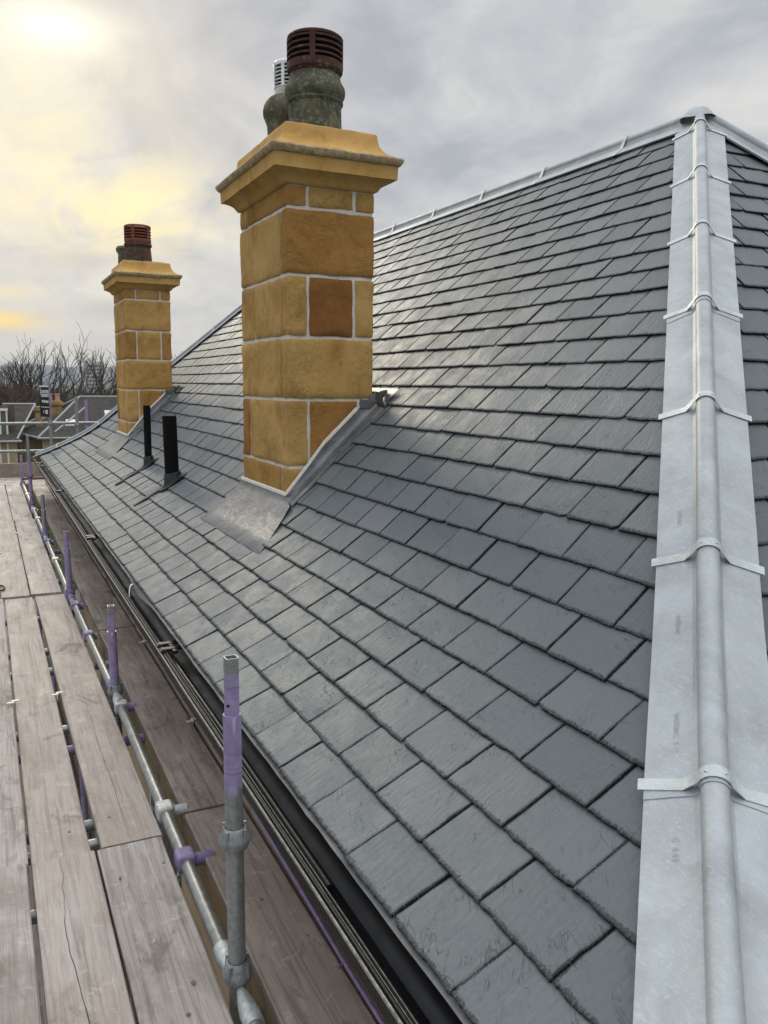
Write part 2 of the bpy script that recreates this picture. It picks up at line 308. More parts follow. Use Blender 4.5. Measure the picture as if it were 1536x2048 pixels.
# ------------------------------------------------------------------ mesh helpers
class MB:
    def __init__(s): s.v = []; s.f = []; s.tone = []; s.mi = []; s.cur = 0; s.sm = []
    def add(s, vs, fs, tone=.0, smooth=False):
        o = len(s.v); s.v += [tuple(p) for p in vs]; s.f += [tuple(i + o for i in f) for f in fs]
        s.tone += ([tone] * len(vs) if not hasattr(tone, '__len__') else list(tone)); s.mi += [s.cur] * len(fs); s.sm += [smooth] * len(fs)
    def box(s, x0, x1, y0, y1, z0, z1, tone=0.0):
        v = [(x, y, z) for z in (z0, z1) for y in (y0, y1) for x in (x0, x1)]
        s.add(v, [(0, 2, 3, 1), (4, 5, 7, 6), (0, 1, 5, 4), (2, 6, 7, 3), (0, 4, 6, 2), (1, 3, 7, 5)], tone)
    def tube(s, pts, r, n=16, cap=True, tone=0.0, hollow=0.0):
        pts = [Vector(p) for p in pts]; rs = r if hasattr(r, '__len__') else [r] * len(pts)
        V = []; F = []; ref = None
        for i, p in enumerate(pts):
            d = (pts[min(i + 1, len(pts) - 1)] - pts[max(i - 1, 0)]).normalized()
            if ref is None: ref = d.orthogonal().normalized()
            a = (ref - d * ref.dot(d)).normalized(); b = d.cross(a); ref = a
            for k in range(n):
                t = 2 * math.pi * k / n; V.append(p + (a * math.cos(t) + b * math.sin(t)) * rs[i])
        for i in range(len(pts) - 1):
            for k in range(n): F.append((i * n + k, i * n + (k + 1) % n, (i + 1) * n + (k + 1) % n, (i + 1) * n + k))
        s.add(V, F, tone, True)
        if cap:
            if hollow:
                for end, inn in ((0, 1), (len(pts) - 1, -1)):
                    d = (pts[1] - pts[0]).normalized() if end == 0 else (pts[-2] - pts[-1]).normalized()
                    ring = V[end * n:(end + 1) * n]; c = pts[end]
                    inner = [c + (q - c) * (1 - hollow / rs[end]) for q in ring]; deep = [q + d * .05 for q in inner]
                    fs = [(k, (k + 1) % n, n + (k + 1) % n, n + k) for k in range(n)] + [(n + k, n + (k + 1) % n, 2 * n + (k + 1) % n, 2 * n + k) for k in range(n)] + [tuple(range(2 * n, 3 * n))]
                    s.add(ring + inner + deep, fs, tone)
            else:
                s.add(V[:n], [tuple(range(n))], tone); s.add(V[-n:], [tuple(range(n))], tone)
    def lathe(s, prof, c, n=32, tone=0.0, wob=0.0):
        V = []; F = []
        for (r, z) in prof:
            for k in range(n):
                t = 2 * math.pi * k / n; rr = r + (mnoise.noise(Vector((math.cos(t) * 2, math.sin(t) * 2, z * 14 + c[0]))) * wob if wob else 0)
                V.append((c[0] + rr * math.cos(t), c[1] + rr * math.sin(t), c[2] + z))
        for i in range(len(prof) - 1):
            for k in range(n): F.append((i * n + k, i * n + (k + 1) % n, (i + 1) * n + (k + 1) % n, (i + 1) * n + k))
        s.add(V, F, tone, True)
    def strip(s, rows, tone=0.0, closed=False, smooth=False):
        n = len(rows[0]); V = [p for r in rows for p in r]; F = []
        for i in range(len(rows) - 1):
            for k in range(n - (0 if closed else 1)): F.append((i * n + k, i * n + (k + 1) % n, (i + 1) * n + (k + 1) % n, (i + 1) * n + k))
        s.add(V, F, tone, smooth)
    def build(s, name, mats, parent=None, fix=True, sharp=35):
        me = bpy.data.meshes.new(name); me.from_pydata(s.v, [], s.f)
        if not isinstance(mats, (list, tuple)): mats = [mats]
        for m in mats: me.materials.append(m)
        me.polygons.foreach_set('material_index', s.mi); me.polygons.foreach_set('use_smooth', s.sm)
        a = me.attributes.new('tone', 'FLOAT', 'POINT'); a.data.foreach_set('value', s.tone)
        me.update()
        if fix:
            import bmesh
            bm = bmesh.new(); bm.from_mesh(me); bmesh.ops.remove_doubles(bm, verts=bm.verts, dist=1e-5); bmesh.ops.recalc_face_normals(bm, faces=bm.faces); bm.to_mesh(me); bm.free()
        if any(s.sm): me.set_sharp_from_angle(angle=R(sharp))
        o = bpy.data.objects.new(name, me); C.objects.link(o)
        if parent is not None: o.parent = parent
        return o
def tag(o, label=None, cat=None, group=None, kind=None):
    if label: o['label'] = label
    if cat: o['category'] = cat
    if group: o['group'] = group
    if kind: o['kind'] = kind
    return o
def empty(name, label, cat, group=None, loc=(0, 0, 0)):
    o = bpy.data.objects.new(name, None); C.objects.link(o); o.location = loc; o.empty_display_size = .2
    return tag(o, label, cat, group)
def bevelmod(o, wd=.003, seg=2):
    m = o.modifiers.new('bevel', 'BEVEL'); m.width = wd; m.segments = seg; m.limit_method = 'ANGLE'; m.angle_limit = R(40); return o

# ------------------------------------------------------------------ roof geometry (metres)
G = .153; WID = .2498; NC = 27
TH = [26, 28, 29.5, 31, 34, 39, 43, 45.5, 43.5] + [43.7] * 24
PX = [4.6933 * G]; PZ = [-7.2625 * G + EYE]
for t_ in TH: PX.append(PX[-1] + G * math.cos(R(t_))); PZ.append(PZ[-1] + G * math.sin(R(t_)))
PX = np.array(PX); PZ = np.array(PZ); SS = np.arange(len(PX))
APX = 3.755                                # ridge X
S_AP = float(np.interp(APX, PX, SS)); APZ = float(np.interp(APX, PX, PZ))
def hipY(x): return 1.058 * x - .235      # near hip in plan
YFAR = 13.66
def farY(x): return YFAR - (x - PX[0])
def zX(x): return float(np.interp(x, PX, PZ))
X0, Z0 = float(PX[0]), float(PZ[0])
XR = 2 * APX - X0
house = empty('slate_roofed_house', 'sandstone house with new grey slate hipped roof, zinc hip caps and two stone chimneys', 'house', loc=(0, 0, -7.2))
house.location = (0, 0, 0)

def slate_mesh(name, mapper, ncourse, span, keep, phase, parent, near=None):
    """slates of one slope. mapper(s, v, h) -> xyz arrays; span(i)-> (v0,v1)"""
    V = []; F = []; SL = []; TONE = []; ED = []; UU = []; nv = 0
    us_full = np.array([0, 0, .0035, .010, .02, .045, .075, .105, .135, .165, .24, .33])
    hs_full = np.array([-1, -.42, -.12, 0, 0, 0, 0, 0, 0, 0, 0, 0])       # -1: underside
    for i in range(ncourse):
        v0, v1 = span(i)
        ph = phase[i % 2] * WID
        k0 = int(math.floor((v0 - ph) / WID)) - 1; k1 = int(math.ceil((v1 - ph) / WID)) + 1
        for k in range(k0, k1):
            a = ph + k * WID; b = a + WID
            if b < v0 - .3 or a > v1 + .3: continue
            cv = .5 * (a + b)
            if not keep(i, a, b): continue
            gap = .0034 + abs(rng.normal(0, .0018))
            gw = rng.uniform(-.0012, .0012)
            a2 = a + gap / 2 + gw; b2 = b - gap / 2 + gw
            t = .0086 + rng.normal(0, .0012) ; t = min(max(t, .0062), .0115)
            det = near is None or near(i, cv)
            m = (26 if math.hypot(PX[i], cv) < 3.6 else 14) if det else 7
            vv = np.linspace(a2 + .009, b2 - .009, m)
            vs = np.concatenate([[a2, a2, a2 + .0035], vv, [b2 - .0035, b2, b2]])
            hv = np.concatenate([[-1, -.35, -.1], np.zeros(m), [-.1, -.35, -1]])
            us, hs = us_full, hs_full
            Ug, Vg = np.meshgrid(us, vs, indexing='ij')
            jag = rng.normal(0, .0007, len(vs)); jag = jag + np.interp(np.arange(len(vs)), np.arange(0, len(vs), 4), rng.normal(0, .0011, len(range(0, len(vs), 4))))
            jag[0:2] = jag[2]; jag[-2:] = jag[-3]
            ch_ = np.abs(np.interp(np.arange(len(vs)), np.arange(0, len(vs), 2), rng.normal(0, .0045, len(range(0, len(vs), 2)))))
            # broken corners now and then
            for side in (0, 1):
                if rng.random() < .16:
                    c = rng.uniform(.006, .022); d = (vs - vs[0]) if side == 0 else (vs[-1] - vs)
                    jag = jag + np.clip(c - d, 0, None) * rng.uniform(.5, 1.0)
            shift = rng.normal(0, .0012); skew = rng.normal(0, .004)
            wu = np.exp(-us / .02)
            Ug = Ug + wu[:, None] * jag[None, :] + shift + skew * (Vg - cv)
            Ug[2, 2:-2] += ch_[2:-2] * .35; Ug[3, 2:-2] += ch_[2:-2] * .8
            sj = rng.normal(0, .0009, len(us)); sj2 = rng.normal(0, .0009, len(us))
            Vg = Vg.copy(); Vg[:, :3] += sj[:, None]; Vg[:, -3:] += sj2[:, None]
            prof = np.minimum(hs[:, None], hv[None, :])
            und = prof <= -1
            lift = rng.normal(0, .0008)
            warp = rng.normal(0, .0012) * ((Vg - cv) / WID) ** 2 * 4
            H = -1.12 * .0088 * (Ug / G) + lift + warp + np.where(und, -t, prof * .0052)
            H += rng.normal(0, .00025, H.shape) * (~und) + rng.normal(0, .0075) * (Vg - cv) + rng.normal(0, .006) * Ug
            pts = mapper(i, Ug, Vg, H)
            n0, n1 = Ug.shape
            V.append(pts.reshape(-1, 3))
            idx = np.arange(n0 * n1).reshape(n0, n1) + nv
            q = np.stack([idx[:-1, :-1], idx[1:, :-1], idx[1:, 1:], idx[:-1, 1:]], -1).reshape(-1, 4)
            F.append(q)
            seed = rng.uniform(0, 60)
            SL.append(np.stack([Ug + seed, Vg - cv + seed * .7, np.full_like(Ug, seed)], -1).reshape(-1, 3))
            tn = rng.beta(1.3, 1.9); TONE.append(np.full(n0 * n1, tn))
            e = np.clip(-prof * 2.2, 0, 1); ED.append(e.reshape(-1)); UU.append(np.minimum(Ug, .004 + 1.6 * np.minimum(Vg - Vg[:, :1], Vg[:, -1:] - Vg)).reshape(-1)); nv += n0 * n1
    V = np.concatenate(V); F = np.concatenate(F); SL = np.concatenate(SL); TONE = np.concatenate(TONE); ED = np.concatenate(ED); UU = np.concatenate(UU)
    me = bpy.data.meshes.new(name)
    me.vertices.add(len(V)); me.vertices.foreach_set('co', V.astype(np.float32).ravel())
    me.loops.add(len(F) * 4); me.loops.foreach_set('vertex_index', F.astype(np.int32).ravel())
    me.polygons.add(len(F)); me.polygons.foreach_set('loop_start', np.arange(0, len(F) * 4, 4, dtype=np.int32)); me.polygons.foreach_set('loop_total', np.full(len(F), 4, dtype=np.int32))
    me.update(calc_edges=True)
    me.polygons.foreach_set('use_smooth', np.zeros(len(F), dtype=bool))
    for nm, arr, ty in (('tone', TONE, 'FLOAT'), ('edge', ED, 'FLOAT'), ('uu', UU, 'FLOAT')):
        at = me.attributes.new(nm, ty, 'POINT'); at.data.foreach_set('value', arr.astype(np.float32))
    at = me.attributes.new('sl', 'FLOAT_VECTOR', 'POINT'); at.data.foreach_set('vector', SL.astype(np.float32).ravel())
    me.materials.append(M['slate'])
    o = bpy.data.objects.new(name, me); C.objects.link(o); o.parent = parent
    return o
NX = np.array([-math.sin(R(t)) for t in TH]); NZ = np.array([math.cos(R(t)) for t in TH])
def prof_at(s):
    s = np.clip(s, -0.2, len(PX) - 1.001); x = np.interp(s, SS, PX); z = np.interp(s, SS, PZ)
    j = np.clip(s, 0, len(TH) - 1).astype(int)
    lo = s < 0
    x = np.where(lo, PX[0] + s * G * math.cos(R(TH[0])), x); z = np.where(lo, PZ[0] + s * G * math.sin(R(TH[0])), z)
    return x, z, np.interp(s - .5, np.arange(len(TH)), NX), np.interp(s - .5, np.arange(len(TH)), NZ)
def map_front(i, U, Vv, H):
    s = np.minimum(i + U / G, S_AP - .05); x, z, nx, nz = prof_at(s)
    x = x + nx * H; z = z + nz * H
    y = np.clip(Vv, 1.058 * x - .235 + .01, YFAR - (x - X0) - .01)
    return np.stack([x, y, z], -1)
def map_end(i, U, Vv, H):
    s = np.minimum(i + U / G, S_AP - .05); x, z, nx, nz = prof_at(s)
    yy = 1.058 * (x + nx * H) - .235; zz_ = z + nz * H
    xx = np.clip(Vv, x + .01, 2 * APX - x - .01)
    return np.stack([xx, yy, zz_], -1)
CH = [(1.492, 2.020, 4.345, 5.245), (1.492, 2.020, 9.945, 10.845)]
def keep_front(i, a, b):
    x = PX[i]; x2 = PX[min(i + 2, len(PX) - 1)]
    if b < hipY(x) - .25 or a > farY(x) + .1: return False
    for (cx0, cx1, cy0, cy1) in CH:
        if x > cx0 - .02 and PX[i + 1] < cx1 + .03 and a > cy0 - .06 and b < cy1 + .06: return False
    return True
front = slate_mesh('roof_slope', map_front, 26, lambda i: (hipY(PX[i]) - .05, farY(PX[i]) + .05), keep_front, (.76, .28), house, near=lambda i, v: math.hypot(PX[i], v) < 6)
front['label'] = 'long slate slope above the gutter carrying both chimneys'
endp = slate_mesh('roof_slope', map_end, 26, lambda i: (PX[i] - .05, min(2 * APX - PX[i], 6.5) + .05), lambda i, a, b: b > PX[i] - .3 and a < 2 * APX - PX[i] + .05, (.35, .85), house)
endp['label'] = 'slate slope of the near end, right of the hip cap'

# boarding below the slates and the two slopes facing away
mb = MB()
def surf(h, s): x, z, nx, nz = prof_at(np.array([float(s)])); return float(x[0] + nx[0] * h), float(z[0] + nz[0] * h)
ss = [0.15] + list(range(1, 26)) + [S_AP]
rows = []
for s in ss:
    x, z = surf(-.055, s); rows.append([(x, hipY(x) + .02, z), (x, farY(x) - .02, z)])
mb.strip(rows)
rows = []
for s in ss:
    x, z = surf(-.055, s); rows.append([(x, hipY(x) + .02, z), (2 * APX - x, hipY(x) + .02, z)])
mb.strip(rows)
mb.build('roof_boarding', M['felt'], house)
mb = MB(); rows = []
for s in [0] + list(range(1, 26)) + [S_AP]:
    x, z = surf(0, s); rows.append([(2 * APX - x, hipY(x), z), (2 * APX - x, farY(x), z)])
mb.strip(rows); rows = []
for s in [0] + list(range(1, 26)) + [S_AP]:
    x, z = surf(0, s); rows.append([(x, farY(x), z), (2 * APX - x, farY(x), z)])
mb.strip(rows)
mb.build('roof_slope', M['farroof'], house)['label'] = 'slopes on the side away from the scaffold'

# ------------------------------------------------------------------ zinc cappings
def capping(name, pts, nL, nR, straps, wl, wr, parent, sections=None, strap_ext=.013, label=None):
    """pts: ridge/hip line; nL,nR: slope normals either side"""
    n = len(pts); T = [(pts[min(i + 1, n - 1)] - pts[max(i - 1, 0)]).normalized() for i in range(n)]
    def frame(i, f):
        a = pts[i].lerp(pts[min(i + 1, n - 1)], f); t = T[i].lerp(T[min(i + 1, n - 1)], f).normalized()
        l = nL[i].lerp(nL[min(i + 1, n - 1)], f).normalized(); r = nR[i].lerp(nR[min(i + 1, n - 1)], f).normalized()
        Ld = l.cross(t).normalized(); Rd = t.cross(r).normalized(); up = (l + r).normalized()
        if Ld.dot(r) > 0: Ld = -Ld
        if Rd.dot(l) > 0: Rd = -Rd
        side = t.cross(up).normalized()
        if side.dot(Rd) < 0: side = -side
        return a, t, l, r, Ld, Rd, up, side
    RR = .027
    def section(fr, off, ext=0.0):
        a, t, l, r, Ld, Rd, up, side = fr
        a = a + up * .006
        c = a + up * (.019)
        P = [a + Ld * (wl + ext) + l * (.004 + off), a + Ld * (wl + ext + .001) + l * (.014 + off), a + Ld * (wl * .5) + l * (.011 + off), a + Ld * .036 + l * (.008 + off), ]
        rr = RR + off
        for k in range(11):
            an = math.radians(205 - k * 23.0); P.append(c + side * (math.cos(an) * rr) + up * (math.sin(an) * rr))
        P += [a + Rd * .036 + r * (.008 + off), a + Rd * (wr * .5) + r * (.011 + off), a + Rd * (wr + ext + .001) + r * (.014 + off), a + Rd * (wr + ext) + r * (.004 + off)]
        return P
    mb = MB(); secs = sections or [(0.0, n - 1.0)]
    for si, (a0, a1) in enumerate(secs):
        us = [a0] + [u for u in range(int(a0) + 1, int(math.ceil(a1)))] + [a1]
        rows = [section(frame(min(int(u), n - 2), u - min(int(u), n - 2)), .0022 * (1 - (u - a0) / (a1 - a0)) + 0.0006) for u in us]
        mb.strip(rows, smooth=True)
        lo = section(frame(min(int(a0), n - 2), a0 - min(int(a0), n - 2)), 0)
        mb.strip([rows[0], lo])
    cap = mb.build(name, M['zinc'], parent, sharp=28)
    if label: cap['label'] = label
    for u in straps:
        i = min(int(u), n - 2); fr = frame(i, u - i); a, t, l, r, Ld, Rd, up, side = fr
        a = a + up * .006
        hw = .0145
        def prof(off):
            c = a + up * .019; P = []
            P += [a + Ld * (wl + strap_ext) + l * (.018 + off) + t * .016, a + Ld * .058 + l * (.0135 + off) + t * .004]
            for k in range(9):
                an = math.radians(168 - k * 19.5); P.append(c + side * (math.cos(an) * (RR + .004 + off)) + up * (math.sin(an) * (RR + .004 + off)))
            P += [a + Rd * .058 + r * (.0135 + off) + t * .002, a + Rd * (wr + strap_ext) + r * (.018 + off) + t * .010]
            return P
        top = prof(.0025); bot = prof(0.0)
        m2 = MB(); jit = t * random.uniform(-.002, .002)
        rA = [p - t * hw for p in top]; rB = [p + t * hw for p in top]; rC = [p + t * hw for p in bot]; rD = [p - t * hw for p in bot]
        m2.strip([rD, rA, rB, rC, rD])
        for e in (0, -1): m2.add([rD[e], rA[e], rB[e], rC[e]], [(0, 1, 2, 3)])
        for sg in (-1, 1):
            c = a + up * (.019 + RR + .0045) * 1.0 + side * (sg * .017) - up * .005
            m2.lathe([(0.0001, .0035), (.003, .003), (.0042, 0)], (0, 0, 0), 8)
            q = len(m2.v) - 24
            for j in range(q, len(m2.v)):
                v_ = m2.v[j]; p = c + side * v_[0] + t * v_[1] + up * v_[2] + side * (sg * .001); m2.v[j] = tuple(p)
        m2.build('strap', M['strap'], cap)
    return cap
def nfront(s): _, _, nx, nz = prof_at(np.array([float(s)])); return Vector((float(nx[0]), 0, float(nz[0]))).normalized()
def nend(s): _, _, nx, nz = prof_at(np.array([float(s)])); return Vector((0, float(nx[0]), float(nz[0]) * 1.058)).normalized()
def hip_pts(): 
    L_ = []
    for s in list(np.arange(-.3, 26, 1.0)) + [S_AP]:
        x, z, nx, nz = prof_at(np.array([float(s)])); x = float(x[0]); z = float(z[0]); L_.append((Vector((x, hipY(x), z)), s))
    return L_
hp = hip_pts(); pts = [p for p, s in hp]; sv = [s for p, s in hp]
def par_of_x(x): 
    xs = [p.x for p in pts]; return float(np.interp(x, xs, range(len(xs))))
hx = [.88, 1.283, 1.705, 2.10, 2.485, 2.865, 3.25, 3.645]
sec_x = [(.66, 1.276), (1.268, 2.472), (2.463, 3.70)]
hipcap = capping('hip_capping', pts, [nfront(s) for s in sv], [nend(s) for s in sv], [par_of_x(x) for x in hx], .137, .141, house,
        sections=[(par_of_x(a), par_of_x(b)) for a, b in sec_x], label='wide zinc capping running up the near hip, in front of the camera')
# ridge
rp = [Vector((APX, y, APZ - .012)) for y in np.linspace(hipY(APX) - .02, farY(APX) + .02, 12)]
nF = nfront(25); nB = Vector((-nF.x, 0, nF.z))
yy = [p.y for p in rp]
ry = [4.32, 5.17, 5.98, 6.79, 7.6, 8.4, 9.2, 10.0]
ridgecap = capping('ridge_capping', rp, [nF] * 12, [nB] * 12, [float(np.interp(v, yy, range(12))) for v in ry], .118, .118, house, label='pale zinc ridge capping along the top')
# far hip
fp = []
for s in list(np.arange(-.2, 26, 1.0)) + [S_AP]:
    x, z, _, _ = prof_at(np.array([float(s)])); fp.append((Vector((float(x[0]), farY(float(x[0])), float(z[0]))), s))
farcap = capping('hip_capping', [p for p, s in fp], [nfront(s) for p, s in fp], [Vector((0, -nfront(s).x, nfront(s).z)) for p, s in fp], [2.2, 6.5, 10.5, 14.5, 19, 23], .125, .125, house, label='zinc capping on the far hip')
# hip on the far side of the near end
q = [(Vector((2 * APX - p.x, p.y, p.z)), s) for p, s in hp]
capping('hip_capping', [p for p, s in q], [Vector((-nfront(s).x, 0, nfront(s).z)) for p, s in q], [nend(s) for p, s in q], [4, 9, 14, 19, 23.5], .135, .135, house, label='zinc capping running down right of the apex')
# saddle of lead where the caps meet
mb = MB()
Rr = []
for k, (r_, z_) in enumerate([(.001, .054), (.03, .052), (.055, .040), (.080, .017), (.10, -.008)]):
    Rr.append([(APX + r_ * math.cos(a_) * 1.0, hipY(APX) + .01 + r_ * math.sin(a_), APZ + z_ + .006 * math.sin(3 * a_)) for a_ in np.linspace(0, 2 * math.pi, 25)])
mb.strip(Rr, smooth=True)
mb.build('apex_saddle', M['zinc'], house)

# stamp on the zinc: rows of small printed characters
def stamp(txt, x_mid, down=.055, size=.0165, cap=hipcap):
    cu = bpy.data.curves.new('stamp', 'FONT'); cu.body = txt; cu.size = size; cu.align_x = 'CENTER'; cu.space_character = 1.15; cu.resolution_u = 2
    tmp = bpy.data.objects.new('stamp_tmp', cu); C.objects.link(tmp)
    dg = bpy.context.evaluated_depsgraph_get(); me = bpy.data.meshes.new_from_object(tmp.evaluated_get(dg))
    bpy.data.objects.remove(tmp)
    u = par_of_x(x_mid); i = int(u); f = u - i; p = pts[i].lerp(pts[i + 1], f); T = (pts[i + 1] - pts[i]).normalized(); nl = nfront(sv[i]).lerp(nfront(sv[i + 1]), f).normalized()
    Ld = nl.cross(T).normalized()
    if Ld.x > 0: Ld = -Ld
    T = -T                                     # reads down the slope
    yv = nl.cross(T).normalized()
    o = p + Ld * (down + .02) + nl * .0205 + Vector((0, 0, .0))
    me.transform(Matrix(((T.x, yv.x, nl.x, o.x), (T.y, yv.y, nl.y, o.y), (T.z, yv.z, nl.z, o.z), (0, 0, 0, 1))))
    me.materials.clear(); me.materials.append(M['ink'])
    ob = bpy.data.objects.new('stamp', me); C.objects.link(ob); ob.parent = cap
M['ink'] = m_simple('printed_ink', (.335, .355, .37), .6, var=.25, scale=200)
stamp('VMZINC  0.65', 1.375); stamp('VMZINC', 1.575); stamp('C  0.65', 1.19); stamp('VMZINC', 1.80)

# ------------------------------------------------------------------ chimneys
def block(mb, x0, x1, y0, y1, z0, z1, tone, seed):
    g = .0075
    x0 += g; x1 -= g; y0 += g; y1 -= g; z0 += g; z1 -= g
    nx = max(3, int((x1 - x0) / .03)); ny = max(3, int((y1 - y0) / .03)); nz = max(3, int((z1 - z0) / .03))
    c = Vector(((x0 + x1) / 2, (y0 + y1) / 2, (z0 + z1) / 2)); hx_, hy_, hz_ = (x1 - x0) / 2, (y1 - y0) / 2, (z1 - z0) / 2
    def P(u, v, w_):
        p = Vector((u * hx_, v * hy_, w_ * hz_)); r = .010
        q = Vector((max(-hx_ + r, min(hx_ - r, p.x)), max(-hy_ + r, min(hy_ - r, p.y)), max(-hz_ + r, min(hz_ - r, p.z))))
        d = p - q
        if d.length > r: p = q + d.normalized() * r
        wp = p + c
        nvec = mnoise.noise_vector(wp * 9 + Vector((seed, 0, 0))) * .0060 + mnoise.noise_vector(wp * 34 + Vector((seed, 3, 0))) * .0026
        return wp + nvec
    def lin(n): 
        a = [-1 + 2 * k / n for k in range(n + 1)]
        return [-1, -1 + .012 / max(.02, 1)] + a[1:-1] + [1 - .012, 1]
    lx, ly, lz = lin(nx), lin(ny), lin(nz)
    for A, B, f in ((lx, lz, lambda a, b: P(a, -1, b)), (lx, lz, lambda a, b: P(a, 1, b)), (ly, lz, lambda a, b: P(-1, a, b)), (ly, lz, lambda a, b: P(1, a, b)), (lx, ly, lambda a, b: P(a, b, -1)), (lx, ly, lambda a, b: P(a, b, 1))):
        mb.strip([[f(a, b) for b in B] for a in A], tone, smooth=True)
def profile_ring(mb, prof, x0, x1, y0, y1, tone=.2, wob=.002, smooth=False):
    rows = []
    for (o, z) in prof:
        r = []
        def edge(a, b):
            n = 14
            return [a.lerp(b, k / n) for k in range(n)]
        cs = [Vector((x0 - o, y0 - o, z)), Vector((x1 + o, y0 - o, z)), Vector((x1 + o, y1 + o, z)), Vector((x0 - o, y1 + o, z))]
        for k in range(4): r += edge(cs[k], cs[(k + 1) % 4])
        rows.append([p + mnoise.noise_vector(p * 12) * wob for p in r])
    mb.strip(rows, tone, closed=True, smooth=smooth)
    mb.add(rows[-1], [tuple(range(len(rows[-1])))], tone)
def louvre_cowl(mb, c, r, z0, z1, nslat, nrib=4, rot=0.3, base=.05, th=.008):
    """ring-and-rib cowl: bands with open slots, seen against a dark inside"""
    H = z1 - z0; band = (H - base) / (nslat + .45)
    mb.lathe([(r * .90, z0 - .015), (r * .93, z0), (r, z0 + .012), (r, z0 + base), (r - th, z0 + base), (r - th, z0)], c, 40)
    z = z0 + base + band * .45
    for k in range(nslat):
        b0 = z; b1 = z + band * .50
        mb.lathe([(r - .006, b0), (r, b0 + .003), (r, b1 - .003), (r - .006, b1), (r - th - .006, b1), (r - th - .006, b0), (r - .006, b0)], c, 40); z += band
    mb.lathe([(r, z1 - .012), (r, z1), (r * .93, z1 + .008), (r * .86, z1 + .004), (r * .86, z1 - .012), (r, z1 - .012)], c, 40)
    for k in range(nrib):
        a = rot + 2 * math.pi * k / nrib; wd = .10
        A0, A1 = a - wd, a + wd
        ring = []
        for (rr, zz_) in ((r + .002, z0 + base * .5), (r + .002, z1 - .004), (r - .02, z1 - .004), (r - .02, z0 + base * .5)):
            ring.append([(c[0] + rr * math.cos(t), c[1] + rr * math.sin(t), c[2] + zz_) for t in np.linspace(A0, A1, 4)])
        mb.strip(ring + [ring[0]])
        for e in (0, -1): mb.add([r_[e] for r_ in ring], [(0, 1, 2, 3)])
